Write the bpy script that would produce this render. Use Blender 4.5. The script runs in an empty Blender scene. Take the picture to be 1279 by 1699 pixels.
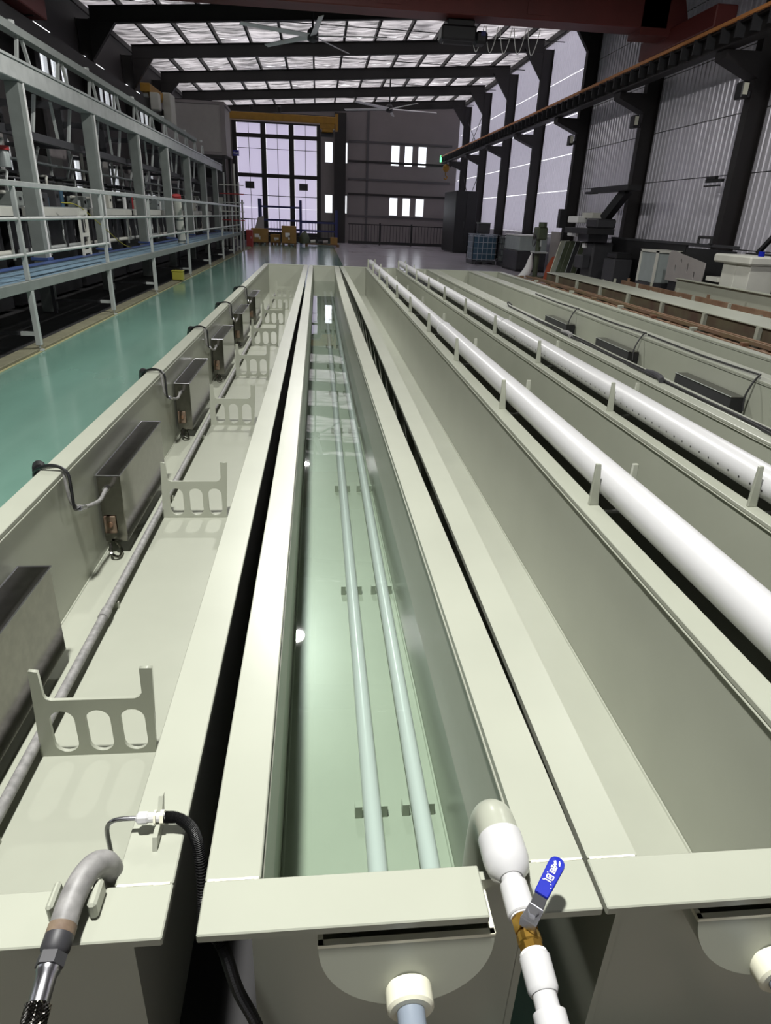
import bpy, bmesh, math, random
from mathutils import Vector, Matrix
random.seed(7)
S = bpy.context.scene
COL = S.collection
PI = math.pi
# ------------------------------------------------------------------ camera
CAMZ = 1.65
PITCH, YAW, ROLL, FPX = math.radians(24.341), math.radians(6.438), math.radians(2.475), 1080.0
fw = Vector((math.sin(YAW)*math.cos(PITCH), math.cos(YAW)*math.cos(PITCH), -math.sin(PITCH)))
rt = Vector((math.cos(YAW), -math.sin(YAW), 0.0))
up = rt.cross(fw)
rt2 = rt*math.cos(ROLL) + up*math.sin(ROLL)
up2 = -rt*math.sin(ROLL) + up*math.cos(ROLL)
cd = bpy.data.cameras.new('camera'); cam = bpy.data.objects.new('camera', cd); COL.objects.link(cam)
cd.sensor_fit = 'HORIZONTAL'; cd.sensor_width = 36.0; cd.lens = FPX/1279.0*36.0
cd.clip_start = 0.02; cd.clip_end = 300
M3 = Matrix((rt2, up2, -fw)).transposed()
cam.matrix_world = Matrix.Translation((0, 0, CAMZ)) @ M3.to_4x4()
S.camera = cam
# ------------------------------------------------------------------ world, exposure
wd = bpy.data.worlds.new('overcast_sky'); S.world = wd; wd.use_nodes = True
bg = wd.node_tree.nodes['Background']
bg.inputs['Color'].default_value = (0.97, 0.97, 1.0, 1); bg.inputs['Strength'].default_value = 1.5
S.view_settings.view_transform = 'Standard'; S.view_settings.look = 'None'
S.view_settings.exposure = 0.5; S.view_settings.gamma = 1.0; S.view_settings.use_curve_mapping = False
S.cycles.max_bounces = 10; S.cycles.diffuse_bounces = 5; S.cycles.glossy_bounces = 4
S.cycles.transparent_max_bounces = 12; S.cycles.transmission_bounces = 6
S.cycles.use_denoising = True
S.cycles.sample_clamp_indirect = 6.0
# ------------------------------------------------------------------ materials
def lin(c):
    return tuple(((v/255)/12.92 if v/255 <= .04045 else ((v/255+.055)/1.055)**2.4) for v in c)
MATS = {}
def mat(name, rgb, rough=.5, metal=0.0, var=0.0, vscale=4.0, bump=0.0, bscale=40.0, rgb2=None, stretch=None, coat=0.0, spec=.5, emit=None):
    m = bpy.data.materials.new(name); m.use_nodes = True; nt = m.node_tree; b = nt.nodes['Principled BSDF']
    c = lin(rgb); b.inputs['Base Color'].default_value = (*c, 1)
    b.inputs['Roughness'].default_value = rough; b.inputs['Metallic'].default_value = metal
    b.inputs['Specular IOR Level'].default_value = spec
    if coat: b.inputs['Coat Weight'].default_value = coat; b.inputs['Coat Roughness'].default_value = .12
    if emit: b.inputs['Emission Color'].default_value = (*lin(emit[:3]), 1); b.inputs['Emission Strength'].default_value = emit[3]
    if var or rgb2 or bump:
        tc = nt.nodes.new('ShaderNodeTexCoord'); mp = nt.nodes.new('ShaderNodeMapping')
        nt.links.new(tc.outputs['Object'], mp.inputs['Vector'])
        if stretch: mp.inputs['Scale'].default_value = stretch
    if var or rgb2:
        n = nt.nodes.new('ShaderNodeTexNoise'); n.inputs['Scale'].default_value = vscale; n.inputs['Detail'].default_value = 6
        nt.links.new(mp.outputs['Vector'], n.inputs['Vector'])
        r = nt.nodes.new('ShaderNodeValToRGB'); r.color_ramp.elements[0].position = .35; r.color_ramp.elements[1].position = .68
        c2 = lin(rgb2) if rgb2 else tuple(max(0, v*(1-var)) for v in c)
        r.color_ramp.elements[0].color = (*c2, 1); r.color_ramp.elements[1].color = (*(min(1, v*(1+var*.35)) for v in c), 1)
        nt.links.new(n.outputs['Fac'], r.inputs['Fac']); nt.links.new(r.outputs['Color'], b.inputs['Base Color'])
    if bump:
        n2 = nt.nodes.new('ShaderNodeTexNoise'); n2.inputs['Scale'].default_value = bscale; n2.inputs['Detail'].default_value = 4
        nt.links.new(mp.outputs['Vector'], n2.inputs['Vector'])
        bp = nt.nodes.new('ShaderNodeBump'); bp.inputs['Strength'].default_value = bump; bp.inputs['Distance'].default_value = .02
        nt.links.new(n2.outputs['Fac'], bp.inputs['Height']); nt.links.new(bp.outputs['Normal'], b.inputs['Normal'])
    MATS[name] = m
    return m
def translucent(name, rgb, trans, glossw=.12, rough=.3, bump=.0, bscale=8, vary=False, stretch=None, metal=False):
    """a thin sheet that lets daylight through and also scatters and mirrors light"""
    m = bpy.data.materials.new(name); m.use_nodes = True; nt = m.node_tree; nt.nodes.clear()
    out = nt.nodes.new('ShaderNodeOutputMaterial'); c = lin(rgb)
    d = nt.nodes.new('ShaderNodeBsdfDiffuse'); d.inputs['Color'].default_value = (*c, 1)
    t = nt.nodes.new('ShaderNodeBsdfTranslucent'); t.inputs['Color'].default_value = (*c, 1)
    g = nt.nodes.new('ShaderNodeBsdfGlossy'); g.inputs['Roughness'].default_value = rough; g.inputs['Color'].default_value = (.9, .9, .9, 1)
    m1 = nt.nodes.new('ShaderNodeMixShader'); m1.inputs[0].default_value = trans
    nt.links.new(d.outputs[0], m1.inputs[1]); nt.links.new(t.outputs[0], m1.inputs[2])
    m2 = nt.nodes.new('ShaderNodeMixShader'); m2.inputs[0].default_value = glossw
    nt.links.new(m1.outputs[0], m2.inputs[1]); nt.links.new(g.outputs[0], m2.inputs[2]); nt.links.new(m2.outputs[0], out.inputs[0])
    if bump or vary:
        tc = nt.nodes.new('ShaderNodeTexCoord'); mp = nt.nodes.new('ShaderNodeMapping'); oi = nt.nodes.new('ShaderNodeObjectInfo')
        nt.links.new(tc.outputs['Object'], mp.inputs['Vector'])
        ml = nt.nodes.new('ShaderNodeVectorMath'); ml.operation = 'SCALE'; ml.inputs['Scale'].default_value = .7
        nt.links.new(oi.outputs['Location'], ml.inputs[0]); nt.links.new(ml.outputs[0], mp.inputs['Location'])
        if stretch: mp.inputs['Scale'].default_value = stretch
        n = nt.nodes.new('ShaderNodeTexNoise'); n.inputs['Scale'].default_value = bscale; n.inputs['Detail'].default_value = 5
        nt.links.new(mp.outputs['Vector'], n.inputs['Vector'])
        if bump:
            bp = nt.nodes.new('ShaderNodeBump'); bp.inputs['Strength'].default_value = bump; bp.inputs['Distance'].default_value = .03
            nt.links.new(n.outputs['Fac'], bp.inputs['Height'])
            nt.links.new(bp.outputs[0], g.inputs['Normal'])
        if vary:
            r = nt.nodes.new('ShaderNodeMapRange'); r.inputs['From Min'].default_value = .36; r.inputs['From Max'].default_value = .62
            r.inputs['To Min'].default_value = trans*.12; r.inputs['To Max'].default_value = min(1, trans*1.25)
            nt.links.new(n.outputs['Fac'], r.inputs['Value']); nt.links.new(r.outputs[0], m1.inputs[0])
    MATS[name] = m
    return m
def clear(name, tint, fres=1.33, rough=.02, bump=0.0, bscale=2.0):
    """clear pane or still water: fresnel mirror over a tinted see-through surface"""
    m = bpy.data.materials.new(name); m.use_nodes = True; nt = m.node_tree; nt.nodes.clear()
    out = nt.nodes.new('ShaderNodeOutputMaterial')
    t = nt.nodes.new('ShaderNodeBsdfTransparent'); t.inputs['Color'].default_value = (*tint, 1)
    g = nt.nodes.new('ShaderNodeBsdfGlossy'); g.inputs['Roughness'].default_value = rough
    lw_ = nt.nodes.new('ShaderNodeLayerWeight'); lw_.inputs['Blend'].default_value = .5
    pw = nt.nodes.new('ShaderNodeMath'); pw.operation = 'POWER'; pw.inputs[1].default_value = 3.3; nt.links.new(lw_.outputs['Facing'], pw.inputs[0])
    f = nt.nodes.new('ShaderNodeMapRange'); f.inputs['To Min'].default_value = ((fres-1)/(fres+1))**2; f.inputs['To Max'].default_value = 1.0; nt.links.new(pw.outputs[0], f.inputs['Value'])
    x = nt.nodes.new('ShaderNodeMixShader'); nt.links.new(f.outputs[0], x.inputs[0]); nt.links.new(t.outputs[0], x.inputs[1]); nt.links.new(g.outputs[0], x.inputs[2])
    nt.links.new(x.outputs[0], out.inputs[0])
    if bump:
        tc = nt.nodes.new('ShaderNodeTexCoord'); n = nt.nodes.new('ShaderNodeTexNoise'); n.inputs['Scale'].default_value = bscale
        nt.links.new(tc.outputs['Object'], n.inputs['Vector'])
        bp = nt.nodes.new('ShaderNodeBump'); bp.inputs['Strength'].default_value = bump; bp.inputs['Distance'].default_value = .01
        nt.links.new(n.outputs['Fac'], bp.inputs['Height']); nt.links.new(bp.outputs[0], g.inputs['Normal']); nt.links.new(bp.outputs[0], lw_.inputs['Normal'])
    MATS[name] = m
    return m
CREAM = mat('cream_polypropylene', (159, 162, 148), .3, var=.05, vscale=3.0, spec=.45)
CREAMB = mat('cream_polypropylene_pale', (222, 221, 200), .38)
PVC = mat('white_pvc', (190, 190, 190), .28, spec=.5)
PVCD = mat('grey_pvc', (128, 138, 150), .35)
GREYPIPE = mat('grey_coated_pipe', (136, 135, 133), .5, var=.32, vscale=45)
GREENF = mat('green_epoxy_floor', (114, 152, 137), .22, var=.16, vscale=.8, bump=.05, bscale=3, stretch=(2, .6, 1), coat=.6)
REFLF = mat('reflection_grey_floor', (200, 195, 203), .2, var=.1, vscale=.5, coat=.3)  # reflections of pale walls and windows put into the floor colour
DARKF = mat('pit_floor_and_gap_shade', (26, 25, 26), .7, var=.3)
WORN = mat('worn_brown_concrete', (112, 104, 92), .6, vscale=2.5, rgb2=(82, 72, 62))
KERB = mat('kerb_concrete', (108, 106, 84), .8, var=.2, vscale=6)
YLINE = mat('faded_yellow_paint', (150, 147, 108), .7, var=.2)
STEELD = mat('dark_brown_painted_steel', (27, 23, 23), .55, var=.2, vscale=2)
GALV = mat('galvanised_steel', (176, 180, 177), .42, metal=.2, var=.15, vscale=5)
GALVB = mat('bright_galvanised_steel', (188, 194, 190), .32, metal=.5, var=.1, vscale=6)
PAINTG = mat('grey_green_paint', (116, 122, 118), .5, var=.12)
BLUED = mat('blue_deck_boards', (108, 134, 152), .5, var=.15, vscale=3)
BLUED2 = mat('dark_blue_deck_board', (56, 78, 128), .5, var=.15)
STAIN = mat('stainless_steel', (128, 126, 120), .14, metal=1.0, var=.12, vscale=30)
STAINL = mat('brushed_stainless_lid', (120, 117, 118), .12, metal=1.0, var=.15, vscale=20)
CHROME = mat('chrome', (215, 215, 220), .24, metal=1.0)
RUSTP = mat('rusty_stained_plate', (116, 102, 84), .7, var=.4, vscale=30, rgb2=(82, 62, 48))
RUST = mat('rusty_steel', (126, 102, 80), .85, vscale=4, rgb2=(104, 76, 56))
RUST2 = mat('red_brown_primer', (112, 86, 70), .8, vscale=2, rgb2=(100, 86, 58))
RUSTG = mat('olive_stained_steel', (92, 84, 58), .8, vscale=6, rgb2=(110, 72, 52))
OLIVE = mat('dark_olive_stained_sheet', (84, 80, 58), .7, vscale=3, rgb2=(70, 52, 40))
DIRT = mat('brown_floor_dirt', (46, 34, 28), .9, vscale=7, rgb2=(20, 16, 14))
BLACKR = mat('black_rubber', (16, 16, 17), .5)
BLACKP = mat('black_plastic', (20, 20, 22), .35)
BLACKM = mat('black_painted_metal', (22, 22, 24), .5, var=.2)
CHARC = mat('charcoal_metal', (52, 52, 55), .5, var=.15)
FOIL = mat('foil_faced_insulation', (218, 215, 224), .32, metal=.4, var=.12, vscale=1.2, bump=.2, bscale=5, stretch=(1, 6, .6))
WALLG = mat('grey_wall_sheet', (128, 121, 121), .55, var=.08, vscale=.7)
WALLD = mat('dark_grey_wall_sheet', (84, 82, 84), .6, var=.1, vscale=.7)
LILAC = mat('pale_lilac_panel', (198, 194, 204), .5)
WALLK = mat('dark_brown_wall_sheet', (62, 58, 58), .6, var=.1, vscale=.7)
FANG = mat('fan_blade_grey', (225, 224, 226), .45)
BEIGE = mat('beige_panel', (148, 143, 140), .6, var=.05)
WHITE = mat('white_paint', (222, 222, 220), .5)
OFFW = mat('off_white_metal', (196, 196, 186), .45, var=.06)
BRASS = mat('brass', (176, 138, 62), .28, metal=.9, var=.12, vscale=60)
BLUEH = mat('blue_vinyl', (8, 28, 150), .5, spec=.2)
BLUEST = mat('blue_painted_steel', (26, 32, 90), .5)
NAVY = mat('blue_sign', (24, 24, 120), .5)
YELLOW = mat('yellow_crane_paint', (150, 110, 26), .5, var=.15)
YELLOW2 = mat('yellow_green_plastic', (150, 146, 52), .5)
REDC = mat('oxide_red_crane_paint', (92, 34, 30), .5, var=.2, vscale=1.2)
ORANGE = mat('orange_conductor_rail', (206, 138, 82), .5, var=.12)
CARD = mat('brown_cardboard', (150, 116, 64), .8, var=.12, vscale=3)
REDP = mat('red_plastic', (150, 40, 40), .5)
TERRA = mat('orange_brown_cloth', (150, 70, 42), .9, var=.2)
TEAL = mat('blue_plastic_drum', (56, 84, 104), .35, var=.1)
CAGE = mat('cage_wire', (176, 182, 192), .35, metal=.5)
MILK = mat('milky_plastic', (150, 158, 156), .4, var=.1)
GREENS = mat('dark_green_sheet', (74, 82, 62), .5, var=.15)
LAMPW = mat('lamp_lens', (255, 255, 250), .3, emit=(255, 250, 240, 14.0))
TUBEW = mat('tube_lamp', (255, 255, 255), .3, emit=(248, 250, 255, 3.2))
GREENL = mat('green_signal_lamp', (120, 255, 160), .3, emit=(110, 255, 160, 1.6))
FLOODG = mat('floodlight_glass', (210, 210, 190), .15, spec=.8)
ROOFM = translucent('foil_roof_sheet', (226, 220, 220), .5, glossw=.18, rough=.28, bump=.9, bscale=2.2, vary=True, stretch=(.5, 2.2, 1))
ROOFN = mat('insulated_roof_sheet', (150, 148, 150), .5, metal=.3, var=.15, vscale=2)
MILKG = translucent('milky_door_glazing', (232, 228, 240), .62, glossw=.08, rough=.2)
DAYL = translucent('daylight_wall_sheet', (214, 210, 224), .24, glossw=.14, rough=.3)
GLASS = clear('window_glass', (.94, .96, .98), 1.3)
WATER = clear('tank_water', (.82, .905, .86), 1.33, rough=.015, bump=.12, bscale=1.6)
# ------------------------------------------------------------------ geometry helpers
class MB:
    def __init__(s): s.v = []; s.f = []
    def add(s, v, f):
        o = len(s.v); s.v += [tuple(p) for p in v]; s.f += [tuple(i+o for i in q) for q in f]; return s
    def box(s, x0, y0, z0, x1, y1, z1):
        x0, x1 = min(x0, x1), max(x0, x1); y0, y1 = min(y0, y1), max(y0, y1); z0, z1 = min(z0, z1), max(z0, z1)
        return s.add([(x0,y0,z0),(x1,y0,z0),(x1,y1,z0),(x0,y1,z0),(x0,y0,z1),(x1,y0,z1),(x1,y1,z1),(x0,y1,z1)],
                     [(0,3,2,1),(4,5,6,7),(0,1,5,4),(1,2,6,5),(2,3,7,6),(3,0,4,7)])
    def hexa(s, bot, top):
        return s.add(list(bot)+list(top), [(0,3,2,1),(4,5,6,7),(0,1,5,4),(1,2,6,5),(2,3,7,6),(3,0,4,7)])
    def bar(s, a, b, w, h=None, ref=(0, 0, 1)):
        """square bar from a to b"""
        h = h or w; a = Vector(a); b = Vector(b); d = (b-a).normalized(); r = Vector(ref)
        if abs(d.dot(r)) > .97: r = Vector((1, 0, 0))
        u = d.cross(r).normalized(); t = u.cross(d)
        q = lambda p: [p-u*w/2-t*h/2, p+u*w/2-t*h/2, p+u*w/2+t*h/2, p-u*w/2+t*h/2]
        return s.add(q(a)+q(b), [(0,1,2,3),(7,6,5,4),(0,4,5,1),(1,5,6,2),(2,6,7,3),(3,7,4,0)])
    def tube(s, pts, r, n=12, cap=True):
        pts = [Vector(p) for p in pts]; m = len(pts); rr = r if isinstance(r, (list, tuple)) else [r]*m
        d0 = (pts[1]-pts[0]).normalized(); ref = Vector((0, 0, 1)) if abs(d0.z) < .9 else Vector((1, 0, 0))
        u = d0.cross(ref).normalized(); rings = []; prev = d0
        for i, p in enumerate(pts):
            if i == 0: d = d0
            elif i == m-1: d = (pts[i]-pts[i-1])
            else: d = (pts[i+1]-pts[i-1])
            d = d.normalized() if d.length > 1e-9 else prev
            u = (u - d*u.dot(d)); u = u.normalized() if u.length > 1e-6 else d.orthogonal().normalized()
            w = d.cross(u); prev = d
            rings.append([p + (u*math.cos(2*PI*k/n) + w*math.sin(2*PI*k/n))*rr[i] for k in range(n)])
        v = [q for g in rings for q in g]; f = []
        for i in range(m-1):
            for k in range(n):
                a = i*n+k; b = i*n+(k+1) % n; f.append((a, b, b+n, a+n))
        if cap: f.append(tuple(range(n-1, -1, -1))); f.append(tuple((m-1)*n+k for k in range(n)))
        return s.add(v, f)
    def prism(s, poly, axis, a, b):
        """polygon extruded along an axis: poly holds the two other coordinates in xyz order"""
        def P(p, t):
            q = [p[0], p[1]]; q.insert(axis, t); return tuple(q)
        n = len(poly); v = [P(p, a) for p in poly]+[P(p, b) for p in poly]
        f = [tuple(range(n-1, -1, -1)), tuple(range(n, 2*n))]+[(i, (i+1) % n, (i+1) % n+n, i+n) for i in range(n)]
        return s.add(v, f)
    def mesh(s, name, bevel=0, smooth=False, seg=1):
        me = bpy.data.meshes.new(name); me.from_pydata(s.v, [], s.f)
        bm = bmesh.new(); bm.from_mesh(me)
        bmesh.ops.recalc_face_normals(bm, faces=bm.faces)
        if bevel: bmesh.ops.bevel(bm, geom=list(bm.edges), offset=bevel, segments=seg, affect='EDGES', profile=.5, clamp_overlap=True)
        bm.to_mesh(me); bm.free()
        if smooth: me.shade_smooth(); me.set_sharp_from_angle(angle=math.radians(38))
        return me
    def build(s, name, m, parent=None, bevel=0, smooth=False, seg=1):
        return obj(name, s.mesh(name, bevel, smooth, seg), m, parent)
def obj(name, me, m, parent=None):
    if m is not None and not me.materials: me.materials.append(m)
    o = bpy.data.objects.new(name, me); COL.objects.link(o)
    if parent: o.parent = parent
    return o
def box(name, m, parent, x0, y0, z0, x1, y1, z1, bevel=0):
    return MB().box(x0, y0, z0, x1, y1, z1).build(name, m, parent, bevel)
def thing(name, label, cat, loc=(0, 0, 0), rz=0, group=None, kind=None):
    o = bpy.data.objects.new(name, None); COL.objects.link(o); o.empty_display_size = .1
    o.location = loc; o.rotation_euler = (0, 0, rz)
    return tag(o, label, cat, group, kind)
def tag(o, label=None, cat=None, group=None, kind=None):
    if label: o['label'] = label
    if cat: o['category'] = cat
    if group: o['group'] = group
    if kind: o['kind'] = kind
    return o
def dup(root, loc, rz=None, label=None, group=None):
    r = root.copy(); COL.objects.link(r); r.location = loc
    if rz is not None: r.rotation_euler = (0, 0, rz)
    if label: r['label'] = label
    if group: r['group'] = group
    for ch in list(root.children):
        c = ch.copy(); COL.objects.link(c); c.parent = r
        for g in list(ch.children):
            d = g.copy(); COL.objects.link(d); d.parent = c
    return r
def smoothpath(pts, n=6):
    P = [Vector(p) for p in pts]; P = [P[0]*2-P[1]]+P+[P[-1]*2-P[-2]]; out = []
    for i in range(1, len(P)-2):
        for k in range(n):
            t = k/n; a, b, c, d = P[i-1], P[i], P[i+1], P[i+2]
            out.append(.5*((2*b)+(c-a)*t+(2*a-5*b+4*c-d)*t*t+(3*b-a-3*c+d)*t**3))
    out.append(P[-2]); return out
def cut_plate(outer, holes, thick, plane='xz'):
    """flat plate with real holes (2-D outline filled and extruded)"""
    cu = bpy.data.curves.new('plate', 'CURVE'); cu.dimensions = '2D'; cu.fill_mode = 'BOTH'; cu.extrude = thick/2
    for loop in [outer]+holes:
        sp = cu.splines.new('POLY'); sp.points.add(len(loop)-1); sp.use_cyclic_u = True
        for p, q in zip(sp.points, loop): p.co = (q[0], q[1], 0, 1)
    o = bpy.data.objects.new('plate', cu); me = bpy.data.meshes.new_from_object(o)
    bpy.data.objects.remove(o); bpy.data.curves.remove(cu)
    if plane == 'xz': me.transform(Matrix.Rotation(PI/2, 4, 'X'))
    me.materials.clear(); return me
def ring(cx, cy, rx, ry, n=20, a0=0, a1=2*PI):
    return [(cx+rx*math.cos(a0+(a1-a0)*i/n), cy+ry*math.sin(a0+(a1-a0)*i/n)) for i in range(n)]
ORD = ['nearest', 'second nearest', 'third nearest', 'fourth nearest', 'fifth nearest', 'sixth nearest', 'seventh nearest', 'eighth nearest', 'ninth nearest', 'tenth nearest']
# ================================================================== THE HALL
XR, XRC = 9.0, 8.6          # right wall plane, inner face of its columns
XL, XLC = -7.1, -6.7
YB, YF = 47.1, -9.0
FY = [14.6+4.87*k for k in range(-4, 7)]
def zb(x): return 6.55+.07*(x-XLC)       # underside of the rafters
RD = .42                                 # rafter depth
fl = thing('floor', 'green epoxy floor of the hall, coloured grey on the right for reflections', 'floor', kind='structure')
box('green_coating', GREENF, fl, -3.52, YF, -.12, .9, YB, 0)
box('grey_reflection', REFLF, fl, .902, YF, -.12, XR+.1, YB, 0)  # right side of the green floor, painted grey for its reflections
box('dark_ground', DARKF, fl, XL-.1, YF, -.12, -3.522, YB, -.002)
gp = MB()
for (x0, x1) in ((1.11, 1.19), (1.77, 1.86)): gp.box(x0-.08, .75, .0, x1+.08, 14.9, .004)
gp.build('dirt_strip', DIRT, fl); box('worn_patch', WORN, fl, -1.5, -3, 0, 5, .62, .003); box('gap_shade_strip', DARKF, fl, -.36, .3, 0, -.06, 14.9, .004)  # near-black strip paints the shade in the gap between the first two tanks
k = thing('trim_1', 'low concrete kerb with a yellow line under the walkway legs', 'kerb', kind='structure')
box('kerb', KERB, k, -3.56, 2, 0, -3.36, 36, .035, .006); box('painted_line', YLINE, k, -3.358, 2, 0.001, -3.325, 36, .005)

def wall_mesh(axis, c0, c1, u0, u1, z0, z1, holes):
    us = sorted({u0, u1, *[h[0] for h in holes], *[h[1] for h in holes]}); zs = sorted({z0, z1, *[h[2] for h in holes], *[h[3] for h in holes]})
    mb = MB()
    for i in range(len(us)-1):
        for j in range(len(zs)-1):
            um, zm = (us[i]+us[i+1])/2, (zs[j]+zs[j+1])/2
            if any(h[0] < um < h[1] and h[2] < zm < h[3] for h in holes): continue
            if axis == 'x': mb.box(c0, us[i], zs[j], c1, us[i+1], zs[j+1])
            else: mb.box(us[i], c0, zs[j], us[i+1], c1, zs[j+1])
    return mb
WN = [0]
def window(axis, c, u0, u1, z0, z1, label):
    WN[0] += 1
    w = thing('window_%d' % WN[0], label, 'window', kind='structure'); fr = MB(); t = .035
    def B(mb, a0, a1, b0, b1, d):
        if axis == 'x': mb.box(c-d, a0, b0, c+d, a1, b1)
        else: mb.box(a0, c-d, b0, a1, c+d, b1)
    B(fr, u0, u1, z0, z0+t, .05); B(fr, u0, u1, z1-t, z1, .05); B(fr, u0, u0+t, z0, z1, .05); B(fr, u1-t, u1, z0, z1, .05)
    fr.build('frame', WHITE, w)
    p = MB(); B(p, u0+t, u1-t, z0+t, z1-t, .004); p.build('pane', GLASS, w)
    return w
# ---- back wall: grey sheets with narrow windows at right, tall glazed door at left
bw = []
for z0, z1, row in ((4.66, 5.85, 'upper'), (1.75, 2.85, 'lower')):
    for (x0, x1, n) in ((4.67, 5.24, 'left'), (5.54, 6.08, 'middle'), (6.41, 6.99, 'right')): bw.append((x0, x1, z0, z1, 'narrow %s window in the %s row of the grey back wall' % (n, row)))
    bw.append((1.74, 1.92, z0, z1, 'thin slit window in the %s row beside the dark back column' % row))
    bw.append((.46, .98, z0, z1, 'small bright %s window between the glazed door and the dark back column' % row))
door = (-5.15, .10, .38, 6.75)
WB = thing('wall_back', 'grey sheet back wall with narrow windows', 'wall', kind='structure')
wall_mesh('y', YB, YB+.12, XL-.1, XR+.1, 0, 8.6, [b[:4] for b in bw]+[door]).build('wall_sheet', WALLG, WB)
for b in bw: window('y', YB+.06, *b)
for i, z in enumerate((5.94, 4.83, 3.82, 2.95, 1.66)): box('girt', STEELD if i % 2 else WALLD, WB, 1.95, YB-.06, z-.06, XRC, YB, z+.06)
box('stiffener', WALLD, WB, 3.1, YB-.05, 0, 3.25, YB, 8)
D1 = thing('door_1', 'tall milky glazed sliding door in the back wall', 'door', kind='structure')
dx = [-5.15, -3.36, -1.62, .10]; dz = [.38, 1.9, 3.76, 5.96, 6.75]
for i in range(4): box('mullion', STEELD, D1, dx[i]-(.16 if i else .1), YB-.1, .0, dx[i]+(.16 if i < 3 else .1), YB+.02, 6.85)
for z in dz[:1]+dz[2:]: box('transom', STEELD, D1, -5.15, YB-.08, z-.11, .1, YB+.02, z+.11)
for i in range(3):
    for j in range(4):
        if j == 0: z0, z1 = .38, 1.9
        else: z0, z1 = dz[j], dz[j+1]
        box('pane', MILKG, D1, dx[i]+.17, YB+.05, z0+.005, dx[i+1]-.17, YB+.054, z1-.005)
    box('glazing_bar', STEELD, D1, (dx[i]+dx[i+1])/2-.014, YB-.02, .4, (dx[i]+dx[i+1])/2+.014, YB+.02, 6.7)
box('glazing_bar', STEELD, D1, -5.1, YB-.02, 2.6, .05, YB+.02, 2.64)
box('glazing_bar', STEELD, D1, -5.1, YB-.02, 5.25, .05, YB+.02, 5.28)
for x in (-4.3, -.9): box('vent_patch', CHARC, D1, x-.28, YB-.01, 3.0, x+.28, YB+.03, 3.4)
dc = thing('column', 'dark steel column standing between the glazed door and the grey back wall', 'column', kind='structure')
box('web', STEELD, dc, 1.15, YB-.45, 0, 1.7, YB-.06, 7.4); box('flange', STEELD, dc, 1.05, YB-.48, 0, 1.78, YB-.45, 7.4)
# ---- right wall: corrugated foil faced sheets in every bay
WR = thing('wall_right', 'corrugated foil faced right wall between dark columns', 'wall', kind='structure')
def corrugated(L, Hh, pitch=.19, dep=.018):
    n = int(L/pitch); mb = MB(); pr = []
    for i in range(n):
        y = i*L/n; w = L/n
        pr += [(y, 0), (y+w*.62, 0), (y+w*.72, dep), (y+w*.9, dep)]
    pr.append((L, 0)); v = []
    for y, d in pr: v += [(-d, y, 0), (-d, y, Hh)]
    return mb.add(v, [(2*i, 2*i+2, 2*i+3, 2*i+1) for i in range(len(pr)-1)])
bays = [YF]+FY+[YB]
strips = [(0, 1.30), (1.32, 2.78), (2.80, 3.96), (3.98, 5.2), (5.22, 6.5), (6.52, 7.95)]
meshes = {}
for i in range(len(bays)-1):
    for (z0, z1) in strips:
        key = (round(bays[i+1]-bays[i], 2), round(z1-z0, 2))
        if key not in meshes: meshes[key] = corrugated(key[0]-.02, key[1]).mesh('wall_panel')
        dl = bays[i] > 24 and z0 > 1; key = key+(dl,)
        if key not in meshes: meshes[key] = corrugated(key[0]-.02, key[1]).mesh('wall_panel')
        o = obj('wall_panel', meshes[key], DAYL if dl else FOIL, WR); o.location = (XR, bays[i]+.01, z0)
box('backing', WALLD, WR, XR+.02, YF, 0, XR+.1, FY[6], 8.6); box('backing', WALLD, WR, XR+.02, FY[6], 0, XR+.1, YB, 1.31); box('backing', WALLD, WR, XR+.02, FY[6], 7.95, XR+.1, YB, 8.6)
# ---- left wall
lw = []
for yc in [FY[k]+2.4 for k in range(1, 10)]:
    for z0, z1, row in ((4.55, 5.3, 'upper'), (2.05, 2.95, 'lower')):
        for q, n in ((-.75, 'near'), (0, 'middle'), (.75, 'far')): lw.append((yc+q-.27, yc+q+.27, z0, z1))
WL = thing('wall_left', 'dark grey left wall behind the machine line', 'wall', kind='structure')
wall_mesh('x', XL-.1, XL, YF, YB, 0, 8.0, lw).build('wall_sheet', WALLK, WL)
for i, h in enumerate(lw):
    bay = i//6; r = 'upper' if (i % 6) < 3 else 'lower'; q = ('near', 'middle', 'far')[i % 3]
    window('x', XL-.05, *h, '%s pane of the %s window group in bay %d of the left wall' % (q, r, bay+1))
# ---- rear wall behind the camera with a wide open doorway
WF = thing('wall_front', 'grey wall with a wide open doorway behind the viewer', 'wall', kind='structure')
wall_mesh('y', YF-.12, YF, XL-.1, XR+.1, 0, 8.6, [(-1.5, 3.5, -.01, 4.2)]).build('wall_sheet', WALLG, WF)
# ---- columns, rafters, purlins, roof
def column(x, y, side, n):
    c = thing('column', '%s dark steel column along the %s wall' % (n, side), 'column', kind='structure')
    s = 1 if side == 'right' else -1; top = zb(x)+.1; w = .4
    box('flange', STEELD, c, x, y-.11, 0, x+s*.02, y+.11, top); box('flange', STEELD, c, x+s*(w-.02), y-.11, 0, x+s*w, y+.11, top)
    box('web', STEELD, c, x+s*.02, y-.012, 0, x+s*(w-.02), y+.012, top)
    MB().prism([(x, top-1.0), (x-s*.75, top-.02), (x, top-.02)], 1, y-.09, y+.09).build('haunch', STEELD, c)
    if side == 'right': MB().prism([(x, 4.42), (x-.75, 4.72), (x-.75, 4.86), (x, 4.86)], 1, y-.2, y+.2).build('corbel', STEELD, c)
    return c
FN = ['rearmost', 'second rearmost', 'last unseen', 'barely unseen', 'nearest', 'second nearest', 'third nearest', 'fourth nearest', 'fifth nearest', 'sixth nearest', 'farthest']
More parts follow.
